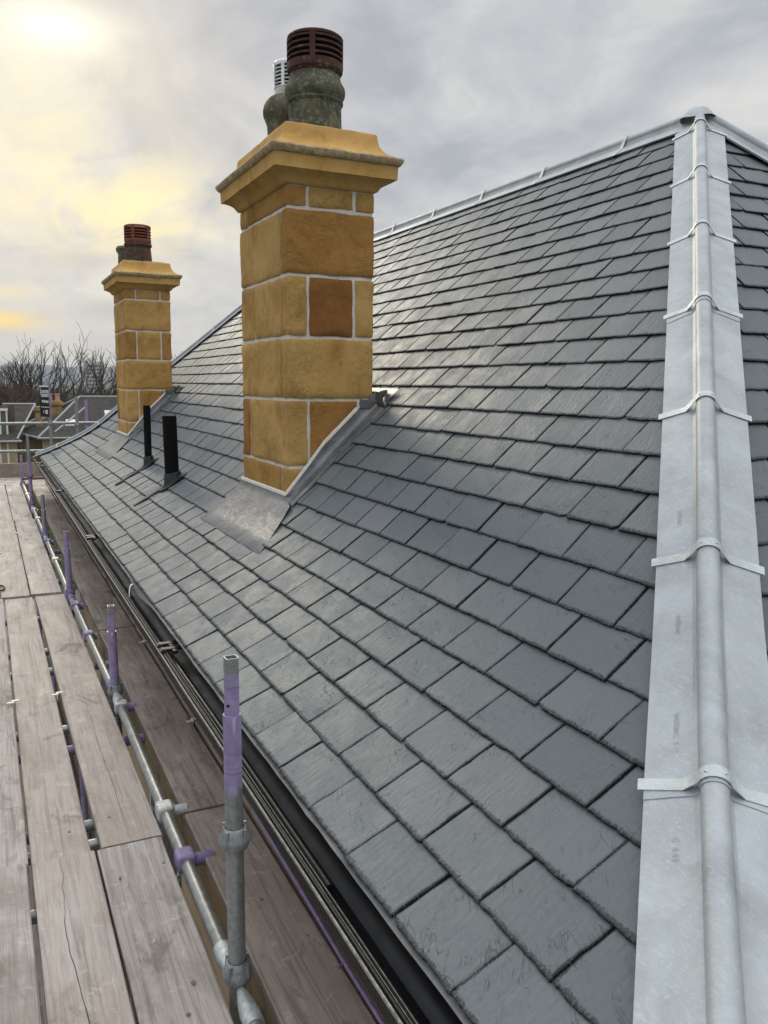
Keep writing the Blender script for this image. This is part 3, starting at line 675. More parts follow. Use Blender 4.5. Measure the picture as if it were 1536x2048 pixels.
def build_chimney(idx, label):
    x0, x1, y0, y1 = CH[idx]; W_ = x1 - x0; D = y1 - y0
    zt = 2.718
    zs = [.75, 1.21, 1.583, 1.923, 2.250, 2.600, zt]
    core = MB(); core.box(x0 + .0165, x1 - .0165, y0 + .0165, y1 - .0165, .7, zt)
    bl = MB(); r2 = random.Random(5 + idx)
    def fx(f): return x0 + f * W_
    def fy(f): return y0 + f * D
    TN = [[.42, .5, .3, .35], [.12, .72, .4, .2], [.18, .25, .2, .3], [.15, .95, .1, .3], [.62, .15, .3, .2], [.55, .2, .35, .3]]
    if idx == 1: TN = [[.35, .3, .3, .35], [.2, .55, .4, .2], [.40, .3, .2, .3], [.62, .35, .6, .3], [.30, .25, .3, .2], [.50, .2, .35, .3]]
    for ci in range(6):
        za, zb = zs[ci], zs[ci + 1]; tn = TN[ci]; sd = ci * 3 + idx * 50
        if ci in (0, 2, 4):
            ret = .13 if ci else .15
            block(bl, x0, x1, y0, fy(ret), za, zb, tn[0], sd)
            block(bl, x0, fx(.5), fy(ret), y1, za, zb, tn[1], sd + 1); block(bl, fx(.5), x1, fy(ret), y1, za, zb, tn[2], sd + 2)
        else:
            ret = {1: .82, 3: .68, 5: .80}[ci]
            if ci == 1:
                block(bl, x0, fx(.25), y0, fy(ret), za, zb, tn[0], sd); block(bl, fx(.25), x1, y0, fy(.5), za, zb, tn[1], sd + 1); block(bl, fx(.25), x1, fy(.5), y1, za, zb, tn[3], sd + 3)
                block(bl, x0, fx(.25), fy(ret), y1, za, zb, .78, sd + 2)
            else:
                block(bl, x0, fx(.245), y0, fy(ret), za, zb, tn[0], sd); block(bl, fx(.245), fx(.76), y0, fy(.5), za, zb, tn[1], sd + 1)
                block(bl, fx(.76), x1, y0, fy(ret), za, zb, tn[2], sd + 2); block(bl, x0, x1 if False else fx(.5), fy(ret), y1, za, zb, tn[3], sd + 3); block(bl, fx(.5), x1, fy(ret), y1, za, zb, .3, sd + 4)
    ch = bl.build('chimney', M['stone'], house, sharp=50); ch['label'] = label
    core.build('mortar', M['mortar'], ch)
    co = MB()
    profile_ring(co, [(-.012, zt - .006), (.004, zt), (.012, zt + .012), (.024, zt + .028), (.044, zt + .042), (.066, zt + .052), (.074, zt + .056), (.086, zt + .057), (.088, zt + .118), (.092, zt + .124)], x0, x1, y0, y1, .22)
    for (yj) in (y0 + D * .52,): pass
    co.cur = 1
    profile_ring(co, [(.086, zt + .124), (.097, zt + .126), (.104, zt + .134), (.112, zt + .148), (.113, zt + .160), (.104, zt + .170), (.088, zt + .172)], x0, x1, y0, y1, .5, wob=.004)
    co.cur = 0
    profile_ring(co, [(.088, zt + .165), (.080, zt + .172), (.052, zt + .188), (.028, zt + .210), (.012, zt + .236), (.003, zt + .268), (0.0, zt + .292), (-.004, zt + .302), (-.012, zt + .306), (-.03, zt + .307)], x0, x1, y0, y1, .28, wob=.004, smooth=True)
    co.build('cornice', [M['dressed'], M['rollstone']], ch, sharp=40)
    top = zt + .300
    hl = MB(); 
    if idx == 0:
        p = MB(); cx, cy = 1.777, 4.655
        p.lathe([(.158, -.02), (.155, .0), (.151, .06), (.148, .175), (.150, .195), (.158, .203), (.160, .212), (.154, .220), (.160, .232), (.168, .248), (.171, .268), (.168, .288), (.157, .306), (.146, .324), (.141, .345), (.140, .362), (.12, .362), (.12, .1)], (cx, cy, top), 48, wob=.003)
        pot = p.build('chimney_pot', M['pot'], ch); pot['label'] = 'fat mossy stoneware pot with a rolled rim, nearest the camera'
        p = MB(); louvre_cowl(p, (cx, cy, top), .155, .362, .548, 4, 4, R(-116), base=.052)
        p.build('cowl', M['cowl'], ch)['label'] = 'brown clay louvred cowl with lichen'
        hl.lathe([(.132, .37), (.132, .538), (.001, .542)], (cx, cy, top), 24); hl.build('flue_dark', M['hole'], ch); hl = MB()
        p = MB(); cx, cy = 1.762, 5.03
        p.lathe([(.146, -.02), (.143, .0), (.138, .10), (.140, .18), (.150, .205), (.163, .235), (.165, .262), (.158, .290), (.146, .312), (.128, .332), (.118, .340), (.09, .340), (.09, .1)], (cx, cy, top), 40, wob=.004)
        p.build('chimney_pot', M['pot'], ch)['label'] = 'dark weathered pot standing behind the first'
        p = MB(); p.lathe([(.088, .32), (.090, .36), (.098, .385), (.098, .395)], (cx, cy, top), 32); louvre_cowl(p, (cx, cy, top), .100, .375, .530, 6, 8, 0, base=.02, th=.004)
        p.build('cowl', M['alu'], ch)['label'] = 'silver metal louvred cowl'
        hl.lathe([(.085, .38), (.085, .52), (.001, .525)], (cx, cy, top), 24)
        # moss and mortar haunching around the pots
    else:
        p = MB(); cx, cy = 1.722, 10.28
        p.lathe([(.165, -.02), (.160, .0), (.150, .12), (.142, .205), (.156, .210), (.158, .235), (.148, .245), (.12, .245), (.12, .1)], (cx, cy, top), 40, wob=.003)
        p.build('chimney_pot', M['pot2'], ch)['label'] = 'scorched tapering clay pot'
        p = MB(); louvre_cowl(p, (cx, cy, top), .150, .245, .435, 4, 5, R(-120), base=.045)
        p.build('cowl', M['cowl2'], ch)['label'] = 'red clay louvred cowl'
        hl.lathe([(.132, .25), (.132, .42), (.001, .43)], (cx, cy, top), 24)
        p = MB(); cx, cy = 1.672, 10.60
        p.lathe([(.14, -.02), (.135, .0), (.130, .16), (.150, .19), (.155, .22), (.140, .245), (.11, .25), (.10, .25), (.10, .1)], (cx, cy, top), 40, wob=.003)
        p.build('chimney_pot', M['pot'], ch)['label'] = 'plain dark pot half hidden behind'
    hl.build('flue_dark', M['hole'], ch)
    # haunching (cement bed) under the pots
    h = MB(); profile_ring(h, [(-.03, top - .004), (-.06, top + .014), (-.09, top + .022)], x0, x1, y0, y1, .5, wob=.006, smooth=True)
    h.build('haunching', M['pot'], ch)
    # ---- leadwork
    ld = MB()
    def zr(x, h=0.0): 
        return zX(x) + h
    # apron in front (left face) dressed over the slates
    up_z = zr(x0) + .030
    rows = []
    prof = [(x0 - .004, up_z), (x0 - .006, zr(x0) + .024), (x0 - .012, zr(x0 - .012) + .018), (x0 - .03, zr(x0 - .03) + .017), (x0 - .08, zr(x0 - .08) + .010), (x0 - .15, zr(x0 - .15) + .007), (x0 - .21, zr(x0 - .21) + .006), (x0 - .285, zr(x0 - .285) + .004), (x0 - .286, zr(x0 - .286) - .002)]
    for (px_, pz_) in prof:
        fl = (x0 - px_) / .28
        ya = y0 - .10 - .27 * fl; yb = y1 + .01 - .03 * fl
        if fl < .05: ya = y0 - .012
        rows.append([(px_ + .004 * mnoise.noise(Vector((px_ * 8, y_ * 6, 0))), y_, pz_ + .003 * mnoise.noise(Vector((px_ * 12, y_ * 7, 4))) - .002 * min(1, fl * 2) - .010 * max(0, min(1, (y0 - .22 - y_) / .10)) - .006 * max(0, min(1, (y_ - y1 + .10) / .10)) * min(1, fl * 3)) for y_ in np.linspace(ya, yb, 40)])
    ld.strip(rows, smooth=True)
    # side upstand + tray on near face
    rows = []; N = 30
    for k in range(N + 1):
        x = x0 - .015 + (x1 + .02 - x0) * k / N
        zb = zr(x); n_ = .0025 * mnoise.noise(Vector((x * 20, 0, idx)))
        ut = .040 + .060 * min(1, k / 12)
        rows.append([(x, y0 - .005, zb + ut + n_), (x, y0 - .009 + n_, zb + ut * .6), (x, y0 - .014, zb + .030), (x, y0 - .032, zb + .016 + n_), (x, y0 - .055, zb + .010), (x, y0 - .078, zb + .010 + n_), (x, y0 - .086, zb + .014), (x, y0 - .092, zb + .008), (x, y0 - .112, zb + .005), (x, y0 - .113, zb - .006)])
    ld.strip(rows, smooth=True)
    # back gutter behind the stack
    rows = []
    for (dx, dz) in [(.004, .10), (.006, .05), (.02, .012), (.06, .016), (.10, .018), (.105, .006)]:
        x = x1 + dx; zz_ = zr(x1) + dz if dx < .05 else zr(x) + .018
        rows.append([(x, y_, zz_) for y_ in np.linspace(y0 - .10, y1 + .06, 14)])
    ld.strip(rows, smooth=True)
    # corner piece turned up on the near right corner
    zc = 1.583
    c0 = MB()
    poly = [(x1 - .095, zr(x1 - .095) + .10), (x1 - .105, zc - .02), (x1 - .094, zc + .004), (x1 - .02, zc - .004), (x1 + .028, zc - .012), (x1 + .030, zr(x1 + .03) + .075), (x1 + .07, zr(x1 + .07) + .045), (x1 + .075, zr(x1 + .075) + .02), (x1 - .02, zr(x1 - .02) + .02)]
    A = [(x, y0 - .016, z) for x, z in poly]; B = [(x, y0 - .004, z) for x, z in poly]; n_ = len(poly)
    ld.add(A + B, [tuple(range(n_)), tuple(range(2 * n_ - 1, n_ - 1, -1))] + [(k, (k + 1) % n_, n_ + (k + 1) % n_, n_ + k) for k in range(n_)])
    ld.build('lead_flashing', M['lead'], ch, sharp=60)
    # pointing along the top of the lead
    pm = MB()
    rows = []
    for k in range(41):
        x = x0 - .008 + (x1 - .10 - x0) * k / 40; zb = zr(x) + .040 + .060 * max(0, min(1, (x - x0 + .015) / (x1 + .02 - x0) * 30 / 12)); n_ = .005 * mnoise.noise(Vector((x * 40, 2, idx)))
        rows.append([(x, y0 - .001, zb + .024 + n_), (x, y0 - .009, zb + .018 + n_), (x, y0 - .012, zb + .001), (x, y0 - .004, zb - .004)])
    pm.strip(rows, smooth=True)
    rows = []
    for k in range(31):
        y = y0 - .006 + (D) * k / 30; n_ = .003 * mnoise.noise(Vector((y * 40, 7, idx)))
        rows.append([(x0 - .000, y, up_z + .018 + n_), (x0 - .007, y, up_z + .012 + n_), (x0 - .010, y, up_z - .002), (x0 - .003, y, up_z - .006)])
    pm.strip(rows, smooth=True)
    rows = []
    for k in range(12):
        z = zr(x1 - .1) + .1 + (zc - zr(x1 - .1) - .1) * k / 11; n_ = .002 * mnoise.noise(Vector((z * 40, 9, idx)))
        rows.append([(x1 - .112 + n_, y0 - .001, z), (x1 - .112, y0 - .012, z), (x1 - .100 + n_, y0 - .014, z), (x1 - .096, y0 - .004, z)])
    pm.strip(rows, smooth=True)
    pm.build('pointing', M['mortar'], ch)
    return ch
build_chimney(0, 'tall golden stone chimney nearest the camera, with two dark mossy pots')
build_chimney(1, 'smaller looking stone chimney farther along, with a red clay cowl')

# ------------------------------------------------------------------ vent pipes
def vent(x, y, r, h, lean, label):
    z = zX(x); mb = MB()
    mb.tube([(x, y, z - .05), (x + lean[0], y + lean[1], z + h)], r, 28, hollow=.004)
    o = mb.build('vent_pipe', M['pipe'], house); o['label'] = label
    k = MB(); a = math.atan2(zX(x + .1) - zX(x - .1), .2)
    rows = []
    for (rr, hh) in ((r + .055, .008), (r + .03, .012), (r + .012, .03), (r + .010, .075), (r + .004, .08), (r, .075)):
        rows.append([(x + math.cos(t) * rr, y + math.sin(t) * rr, z + hh + (math.cos(t) * rr) * math.tan(a) * (1 if hh < .05 else .3)) for t in np.linspace(0, 2 * math.pi, 33)])
    k.strip(rows, smooth=True); k.build('pipe_collar', M['black'], o, sharp=50)
    k = MB(); rows = []
    for dx in np.linspace(-.30, .02, 9):
        zz_ = zX(x + dx) + .020 + .004 * math.sin(dx * 40)
        zz_ = zX(x + dx) + .008; f_ = (dx + .30) / .32
        rows.append([(x + dx, y + .005 , zz_ - .010), (x + dx, y + .005, zz_), (x + dx, y + .040 + r * .9 * f_, zz_ + .003), (x + dx, y + .042 + r * .9 * f_, zz_ - .012)])
    k.strip(rows); k.build('flashing_strip', M['black'], o)
vent(1.315, 6.61, .055, .52, (-.012, .0), 'thick black vent pipe, the nearer one')
vent(1.351, 7.88, .033, .545, (.0, .0), 'thin black vent pipe, the farther one')

# ------------------------------------------------------------------ gutter, fascia, felt strip, walls
gy0, gy1 = .15, 13.78
def sweepY(mb, prof, y0, y1, n=40, wob=.0, tone=0, smooth=False):
    rows = [[(x + wob * mnoise.noise(Vector((y * 1.3, 3, 0))), y, z + wob * mnoise.noise(Vector((y * 1.1, 8, 0)))) for x, z in prof] for y in np.linspace(y0, y1, n)]
    mb.strip(rows, tone, smooth=smooth)
mb = MB()
sweepY(mb, [(.666, .493), (.670, .462), (.682, .446), (.690, .440), (.692, .445), (.696, .445), (.698, .437), (.716, .432), (.718, .437), (.722, .437), (.724, .432), (.734, .436), (.752, .446), (.762, .470), (.764, .520), (.768, .522), (.768, .425), (.690, .420), (.658, .440), (.652, .486)], gy0, gy1, 60, .003, smooth=True)
gut = mb.build('gutter', M['gut'], house, sharp=40); gut['label'] = 'long black eaves gutter'
mb = MB()
sweepY(mb, [(.6345, .490), (.636, .4945), (.640, .495), (.642, .489)], gy0, gy1, 60, .002)
for xx in (.6545, .6635):
    mb.tube([(xx, gy0, .4945), (xx, gy1, .4945)], .0008, 5)
mb.cur = 1
sweepY(mb, [(.650, .430), (.640, .446), (.636, .470), (.6345, .490)], gy0, gy1, 60, .002); sweepY(mb, [(.642, .489), (.646, .484), (.648, .492), (.652, .493), (.654, .484), (.660, .482), (.662, .491), (.666, .493)], gy0, gy1, 60, .002)
mb.build('gutter_rim', [M['rimlip'], M['rim']], gut, fix=False)
for xx, zz_ in ((.694, .446), (.720, .438), (.7625, .475), (.7635, .497)):
    mb = MB(); mb.tube([(xx, gy0, zz_), (xx, gy1, zz_)], .0011, 6); mb.build('gutter_bead', M['rim'], gut)
mb = MB(); mb.tube([(.692, 1.72, .462), (.694, 2.6, .462), (.690, 3.55, .460)], .0085, 10); mb.build('rubber_seal', M['black'], gut)
for yb in (1.0, 3.60, 3.68, 6.52, 6.6, 9.5, 12.4, 12.9):
    mb = MB(); 
    mb.box(.646, .770, yb - .018, yb + .018, .497, .507); mb.box(.690, .712, yb - .05, yb + .03, .49, .505); mb.box(.640, .668, yb - .024, yb + .022, .47, .503)
    bevelmod(mb.build('gutter_bracket', M['black'], gut), .003)
# felt strip hanging from beneath the slates into the gutter
mb = MB(); rows = []
for y in np.linspace(gy0 + .3, 13.5, 160):
    d = .006 * mnoise.noise(Vector((y * 3, 1, 0))) + .004 * mnoise.noise(Vector((y * 9, 5, 0)))
    curl = .035 * math.exp(-((y - 4.55) / .28) ** 2)
    rows.append([(.7105 + d * .9 - curl * .3, y, .542 + d * .3 - curl * .6), (.714, y, .543), (.722, y, .545 - curl * .2), (.78, y, .565)])
mb.strip(rows, smooth=True); mb.build('eaves_felt', M['felt'], house)
mb = MB(); sweepY(mb, [(.772, .30), (.772, .52), (.79, .56)], gy0 + .2, 13.4, 4); sweepY(mb, [(.772, .30), (1.06, .30)], gy0 + .2, 13.4, 4)
mb.build('fascia', M['wood2'], house, fix=False)
mb = MB(); mb.box(1.06, 2 * APX - 1.06, .95, 13.2, -7.2, .42); mb.build('wall', M['wall'], house)
for yb in (2.2, 5.4, 8.6, 11.6):
    f = MB(); f.box(1.045, 1.055, yb, yb + 1.1, -2.4, -.5); wdw = f.build('window', M['white'], house)
    f = MB(); f.box(1.038, 1.0445, yb + .07, yb + 1.03, -2.32, -.58); f.build('pane', M['glass'], wdw)

# white plastic strip curled over the gutter
mb = MB(); rows = []
for k in range(16):
    a = math.pi * k / 15; x = .668 + .048 * (1 - math.cos(a)) / 2; z = .494 + .050 * math.sin(a); y = 4.62 + .16 * k / 15
    rows.append([(x, y - .011, z), (x, y + .011, z)])
mb.strip(rows, smooth=True); o = mb.build('plastic_strip', M['white'], None, fix=False)
so_ = o.modifiers.new('solid', 'SOLIDIFY'); so_.thickness = .002
tag(o, 'short white plastic strip curled over the black gutter edge', 'plastic strip')
# black vent hood on the end slope, right edge of the photo
mb = MB(); xv, yv_ = 3.86, None
s_v = 17.5; xs_, zs_ = surf(0, s_v); yv_ = hipY(xs_); 
ax, ay, az = 3.62, yv_, zs_
xs2, zs2 = surf(0, s_v + 1.3); ay2 = hipY(xs2)
mb.add([(ax, ay - .02, az + .004), (ax + .22, ay - .02, az + .004), (ax + .22, ay - .03, az + .075), (ax + .02, ay - .03, az + .075), (ax, ay2, zs2 + .01), (ax + .22, ay2, zs2 + .01)],
       [(0, 1, 2, 3), (3, 2, 5, 4), (0, 3, 4), (1, 5, 2)])
mb.build('roof_vent', M['black'], house)

# ------------------------------------------------------------------ scaffold boards
def board(x0, x1, y0, y1, z1, th=.038, mat='wood', skew=0.0, label='', group=None, zf=None, vertical=False, axis='y', endclip=True):
    n = 24; mb = MB(); rows = []
    sd = random.uniform(0, 99); ln = y1 - y0
    for k in range(n + 1):
        y = ln * (k / n - .5); e1 = .0025 * mnoise.noise(Vector((y * 2, sd, 0))); e2 = .0025 * mnoise.noise(Vector((y * 2, sd + 9, 0)))
        w2 = (x1 - x0) / 2; sk = skew * (k / n - .5); zz_ = .002 * mnoise.noise(Vector((y, sd, 5)))
        a, b = -w2 + e1 + sk, w2 + e2 + sk
        rows.append([(a, y, zz_ - th), (a, y, zz_ - .003), (a + .004, y, zz_), (b - .004, y, zz_), (b, y, zz_ - .003), (b, y, zz_ - th)])
    mb.strip(rows, closed=True)
    for r_ in (rows[0], rows[-1]): mb.add(r_, [(0, 1, 2, 3, 4, 5)])
    o = mb.build('scaffold_board', M[mat])
    o.location = ((x0 + x1) / 2, (y0 + y1) / 2, z1)
    if axis == 'x': o.rotation_euler = (0, 0, R(90))
    tag(o, label, 'scaffold board', group); return o
GB = 'boards of the scaffold deck'; BD = {}
rows_y = [(-1.05, 2.945, 'nearest'), (2.965, 6.925, 'second'), (6.94, 10.88, 'third'), (10.90, 14.85, 'farthest')]
cols = [(-.410, -.185, 'fourth from the tube'), (-.175, .046, 'third from the tube'), (.062, .271, 'second from the tube'), (.280, .506, 'beside the long tube')]
for ri, (ya, yb, rn_) in enumerate(rows_y):
    for ci, (xa, xb, cn) in enumerate(cols):
        if ci == 0 and ri > 0: continue
        dy = random.uniform(-.012, .012); sk = 0; xa2, xb2 = xa, xb
        if ri == 1 and ci == 2: xa2, xb2, sk = .062, .262, -.0
        if ri == 1 and ci == 3: xa2, xb2, sk = .290, .508, -.018
        if ri == 1 and ci == 1: xb2 = .052
        if ri >= 2: sk = random.uniform(-.01, .01); xa2 -= .012 * ri * (ci > 1); xb2 -= .012 * ri * (ci > 0)
        z = (0.0, -.012, 0.002, -.006)[ri] + (0, .004, -.002, .0)[ci]
        extra = {(0, 2): ', split by a long crack', (0, 3): ', with smooth brown grain', (1, 2): ', stained with a damp square', (1, 3): ', skewed beside a widening gap', (2, 3): ', with a dark wet patch'}.get((ri, ci), '')
        BD[(ri, ci)] = board(xa2, xb2, ya + dy, yb + dy, z, skew=sk, label='%s row of pale outer boards, %s%s' % (rn_, cn, extra), group=GB)
def crack(bd, x0_, y0_, y1_, amp, wd):
    mb = MB(); rows = []; ox, oy, oz = bd.location
    for k in range(60):
        f = k / 59; y = y0_ + (y1_ - y0_) * f; x = x0_ + amp * mnoise.noise(Vector((y * 2.2, 2, 0))) + amp * .25 * mnoise.noise(Vector((y * 14, 5, 0)))
        ww = wd * (.25 + .75 * abs(math.sin(f * 3.1)) + .5 * mnoise.noise(Vector((y * 7, 9, 0))))
        rows.append([(x - ww - ox, y - oy, .0024), (x + ww - ox, y - oy, .0024)])
    mb.strip(rows); mb.build('crack', M['hole'], bd, fix=False)
crack(BD[(0, 2)], .150, 1.2, 2.93, .03, .0009); crack(BD[(1, 3)], .40, 3.0, 4.6, .012, .0006); crack(BD[(0, 3)], .36, .9, 1.5, .02, .0006)
inner_rows = [(.35, 3.05), (3.07, 5.72), (5.74, 9.30), (9.32, 13.0), (13.02, 15.2)]
names_in = ['nearest', 'second', 'third', 'fourth', 'farthest']
for (ya, yb), rn_ in zip(inner_rows, names_in):
    board(.618, .845, ya, yb, .004, mat='wood2', label='dark damp inner board right of the long tube, in the %s inner row' % rn_, group=GB)
    board(.862, 1.045, ya + .35, yb + .35, .0, mat='wood2', label='dark damp inner board against the wall, in the %s inner row' % rn_, group=GB)
# boards laid across at the far end
for k in range(4):
    y = 14.98 + k * .235; o = board(-2.0, 1.9, y - .11, y + .11, -.008, label='', group='boards laid across the far end')
    bpy.data.objects.remove(o)
    mbx = MB(); mbx.box(-2.0, 1.9, y - .112, y + .112, -.046, -.008 + .003 * k); o = bevelmod(mbx.build('scaffold_board', M['wood']), .003)
    tag(o, 'board laid across the far end of the deck, %s one towards the toe board' % ('first', 'second', 'third', 'last')[k], 'scaffold board', GB)
# tan board on edge below the inner boards
for k, (ya, yb, nm) in enumerate([(-.2, 1.60, 'nearest the camera'), (1.62, 3.6, 'middle length'), (3.62, 5.6, 'farthest length')]):
    mb = MB(); mb.box(.622, .650, ya, yb, -.27, -.036); o = bevelmod(mb.build('timber_plank', M['tan']), .003)
    tag(o, 'tan timber plank on edge beneath the inner boards, %s' % nm, 'plank', 'tan planks on edge')
# toe board at the far end
mb = MB(); mb.box(-2.2, 1.45, 15.93, 15.97, -.01, .235); o = bevelmod(mb.build('toe_board', M['wood2']), .004); tag(o, 'brown toe board on edge across the far end of the scaffold', 'toe board')
# pale clips joining boards
def clip(x, y, label):
    mb = MB(); mb.box(x - .030, x + .006, y - .020, y - .002, .002, .008); mb.box(x - .006, x + .030, y + .004, y + .022, .002, .008); mb.box(x - .003, x + .003, y - .02, y + .022, -.03, .007)
    o = bevelmod(mb.build('board_clip', M['clip']), .0015); tag(o, label, 'board clip', 'pale clips between boards')
clip(.052, 4.57, 'pale metal clip across the left board gap, nearest of the clips'); clip(.270, 4.60, 'pale metal clip across the right board gap, beside the widening gap')
clip(.050, 8.75, 'small pale clip halfway along the left gap of the third row'); clip(.25, 9.9, 'small pale clip in the far part of the right gap')
clip(.851, 5.35, 'clip in the dark gap of the inner boards, near the gutter'); clip(.851, 3.95, 'clip in the dark inner gap, nearest the square topped post')
# black ring lying at the left
mb = MB(); mb.tube([(.035 + .035 * math.cos(a), 7.22 + .09 * math.sin(a), .012) for a in np.linspace(0, 2 * math.pi, 24)], .007, 8, cap=False); o = mb.build('cable_loop', M['black']); tag(o, 'small black cable loop lying at the left edge of the deck', 'cable')
# thin purple rod by the gutter
mb = MB(); mb.tube([(.866, 2.99, .022), (.858, 2.6, .020), (.850, 2.0, .018), (.852, 1.2, .018)], .006, 10); mb.tube([(.866, 2.99, .022), (.905, 3.0, .022)], .008, 10); mb.tube([(.853, 2.38, .022), (.875, 2.48, .02)], .004, 8); mb.tube([(.852, 2.0, .018), (.825, 1.985, .018)], .004, 8)
o = mb.build('steel_rod', M['purple']); tag(o, 'thin purple painted rod lying on the inner boards under the gutter', 'rod')
# slate crumbs
cr = MB(); 
crumbs = [(.44, 2.12, 'dark slate chip on the near board, left of the long tube'), (.33, 2.72, 'small slate chip near the end joint of the first outer board'), (.92, 2.6, 'slate chip on the damp inner board beside the purple rod'), (.70, 4.2, 'slate chip on the inner board right of the second standard'), (.20, 3.10, 'flat slate chip just beyond the joint, left of the wide gap'), (.83, 6.2, 'slate chip on the far inner board in the gutter shade'), (.93, 1.75, 'slate chip low in the photo under the gutter')]
for i, (x, y, lb_) in enumerate(crumbs):
    m_ = MB(); s_ = random.uniform(.004, .008); a = random.uniform(0, 6)
    q_ = [(x + math.cos(a + t) * s_ * random.uniform(.7, 1.5), y + math.sin(a + t) * s_ * 1.3) for t in (0, 1.1, 2.6, 4.4)]
    m_.add([(px_, py_, z_) for z_ in (.003, .0055) for px_, py_ in q_], [(0, 1, 2, 3), (4, 5, 6, 7), (0, 1, 5, 4), (1, 2, 6, 5), (2, 3, 7, 6), (3, 0, 4, 7)])
    o = m_.build('slate_chip', M['felt']); tag(o, lb_, 'slate chip', 'slate chips on the boards')

# ------------------------------------------------------------------ scaffold frame
scaf = empty('scaffold', 'tube scaffold with purple and galvanised poles along the eaves', 'scaffold')
LX = .552
def cup(mb, x, y, z, r=.0245, h=.05):
    mb.lathe([(r + .001, z - .012), (r + .012, z - .008), (r + .017, z + .006), (r + .0165, z + .020), (r + .010, z + .030), (r + .008, z + .046), (r + .002, z + .050)], (x, y, 0), 28)
    for a in (.4, 2.2, 3.9, 5.3):
        c, s_ = math.cos(a), math.sin(a); rr = r + .012
        mb.tube([(x + c * rr, y + s_ * rr, z + .012), (x + c * rr, y + s_ * rr, z + .05)], [.007, .004], 6)
def standard(x, y, tops, spig, lean=(0, 0), square=False, paint=(0, 0), zb=-7.0, cups=(.0,), label=None, mat=None, sp_r=.019):
    mb = MB()
    zs_ = [zb, -.5, -.02] + list(np.linspace(.02, tops, 14))
    P = [(x + lean[0] * z, y + lean[1] * z, z) for z in zs_]
    tone = []
    for z in zs_: tone += [1.0 if paint[0] <= z <= paint[1] else 0.0] * 24
    mb.tube(P, .02415, 24, tone=tone, hollow=.004, cap=False)
    # rim
    ring = [(x + lean[0] * tops + rr * math.cos(t), y + lean[1] * tops + rr * math.sin(t), z_) for rr, z_ in ((.02415, tops), (.0195, tops), (.0195, tops - .03)) for t in np.linspace(0, 2 * math.pi, 25)[:-1]]
    mb.add(ring, [(k, (k + 1) % 24, 24 + (k + 1) % 24, 24 + k) for k in range(24)] + [(24 + k, 24 + (k + 1) % 24, 48 + (k + 1) % 24, 48 + k) for k in range(24)], 1.0 if paint[0] <= tops <= paint[1] else 0.0)
    st = mb.build('standard', mat or M['pole'], scaf, sharp=45)
    if label: st['label'] = label
    if spig:
        m2 = MB(); tt = 1.0 if paint[1] > tops else 0.0
        cx, cy = x + lean[0] * tops, y + lean[1] * tops
        if square:
            # hollow square spigot with rounded corners
            def rsq(h_, r_):
                return [(cx + sx * (h_ - r_) + r_ * math.cos(a), cy + sy * (h_ - r_) + r_ * math.sin(a)) for (sx, sy, a0) in ((1, 1, 0), (-1, 1, 90), (-1, -1, 180), (1, -1, 270)) for a in (R(a0), R(a0 + 30), R(a0 + 60), R(a0 + 90))]
            o_, i_ = rsq(.0172, .005), rsq(.0142, .003)
            zz_ = list(np.linspace(tops - .05, spig, 8)); tn_ = []
            for z in zz_: tn_ += [1.0 if z < spig - .045 else 0.0] * 16
            m2.strip([[(a, b, z) for a, b in o_] for z in zz_], tn_, closed=True)
            m2.strip([[(a, b, spig) for a, b in o_], [(a, b, spig) for a, b in i_], [(a, b, spig - .05) for a, b in i_]], 0.0, closed=True)
            m2.add([(a, b, spig - .05) for a, b in i_], [tuple(range(16))])
        else:
            m2.tube([(cx, cy, tops - .04), (cx + lean[0] * .1, cy + lean[1] * .1, spig)], sp_r, 20, tone=tt, hollow=.0035)
        m2.build('spigot', M['pole'], st, sharp=45)
        mh = MB(); mh.tube([(cx - .0176 * .9, cy - .0176 * 1.02, tops + .03), (cx + .0, cy - .004, tops + .03)], .0038, 10)
        if square: mh.build('pin_hole', M['hole'], st)
    for z in cups:
        mc = MB(); cup(mc, x + lean[0] * z, y + lean[1] * z, z)
        mc.build('cup', M['cast'] if not (paint[0] <= z <= paint[1]) else M['purple'], st, sharp=50)
    return st
S1 = standard(LX, 2.06, .800, .957, (-.004, 0), True, (.60, 2.0), cups=(.03, .43), label='nearest standard, galvanised below and purple above, with a square hollow top')
standard(LX + .006, 4.50, .347, .490, (-.02, 0), True, (.05, .34), cups=(.0,), label='second standard, scratched purple with a galvanised top')
standard(LX - .02, 6.82, .375, .512, (-.02, 0), False, (-9, .38), cups=(.0,), label='third standard, purple with a grey spigot')
standard(LX - .03, 9.58, .300, .462, (-.01, 0), False, (-9, .12), cups=(.0,), label='fourth standard, mostly grey')
standard(LX - .04, 12.05, .760, .960, (-.012, 0), False, (-9, .62), cups=(.02, .40), label='tall far standard, purple with a grey top')
standard(LX - .05, 14.72, .320, .478, (-.012, 0), False, (-9, .33), cups=(.0,), label='short purple standard at the far end of the long tube')
standard(.975, 14.72, 1.715, None, (-.006, 0), False, (1.1, 3), cups=(.53, .97), label='far post that the black sign hangs on')
standard(1.385, 14.72, 1.43, None, (0, 0), False, (-9, .80), cups=(.94,), label='thin grey post seen beyond the roof')
standard(1.62, 15.5, 1.355, None, (0, 0), False, (.6, 3), cups=(.94,), label='purple post farthest right beyond the roof')
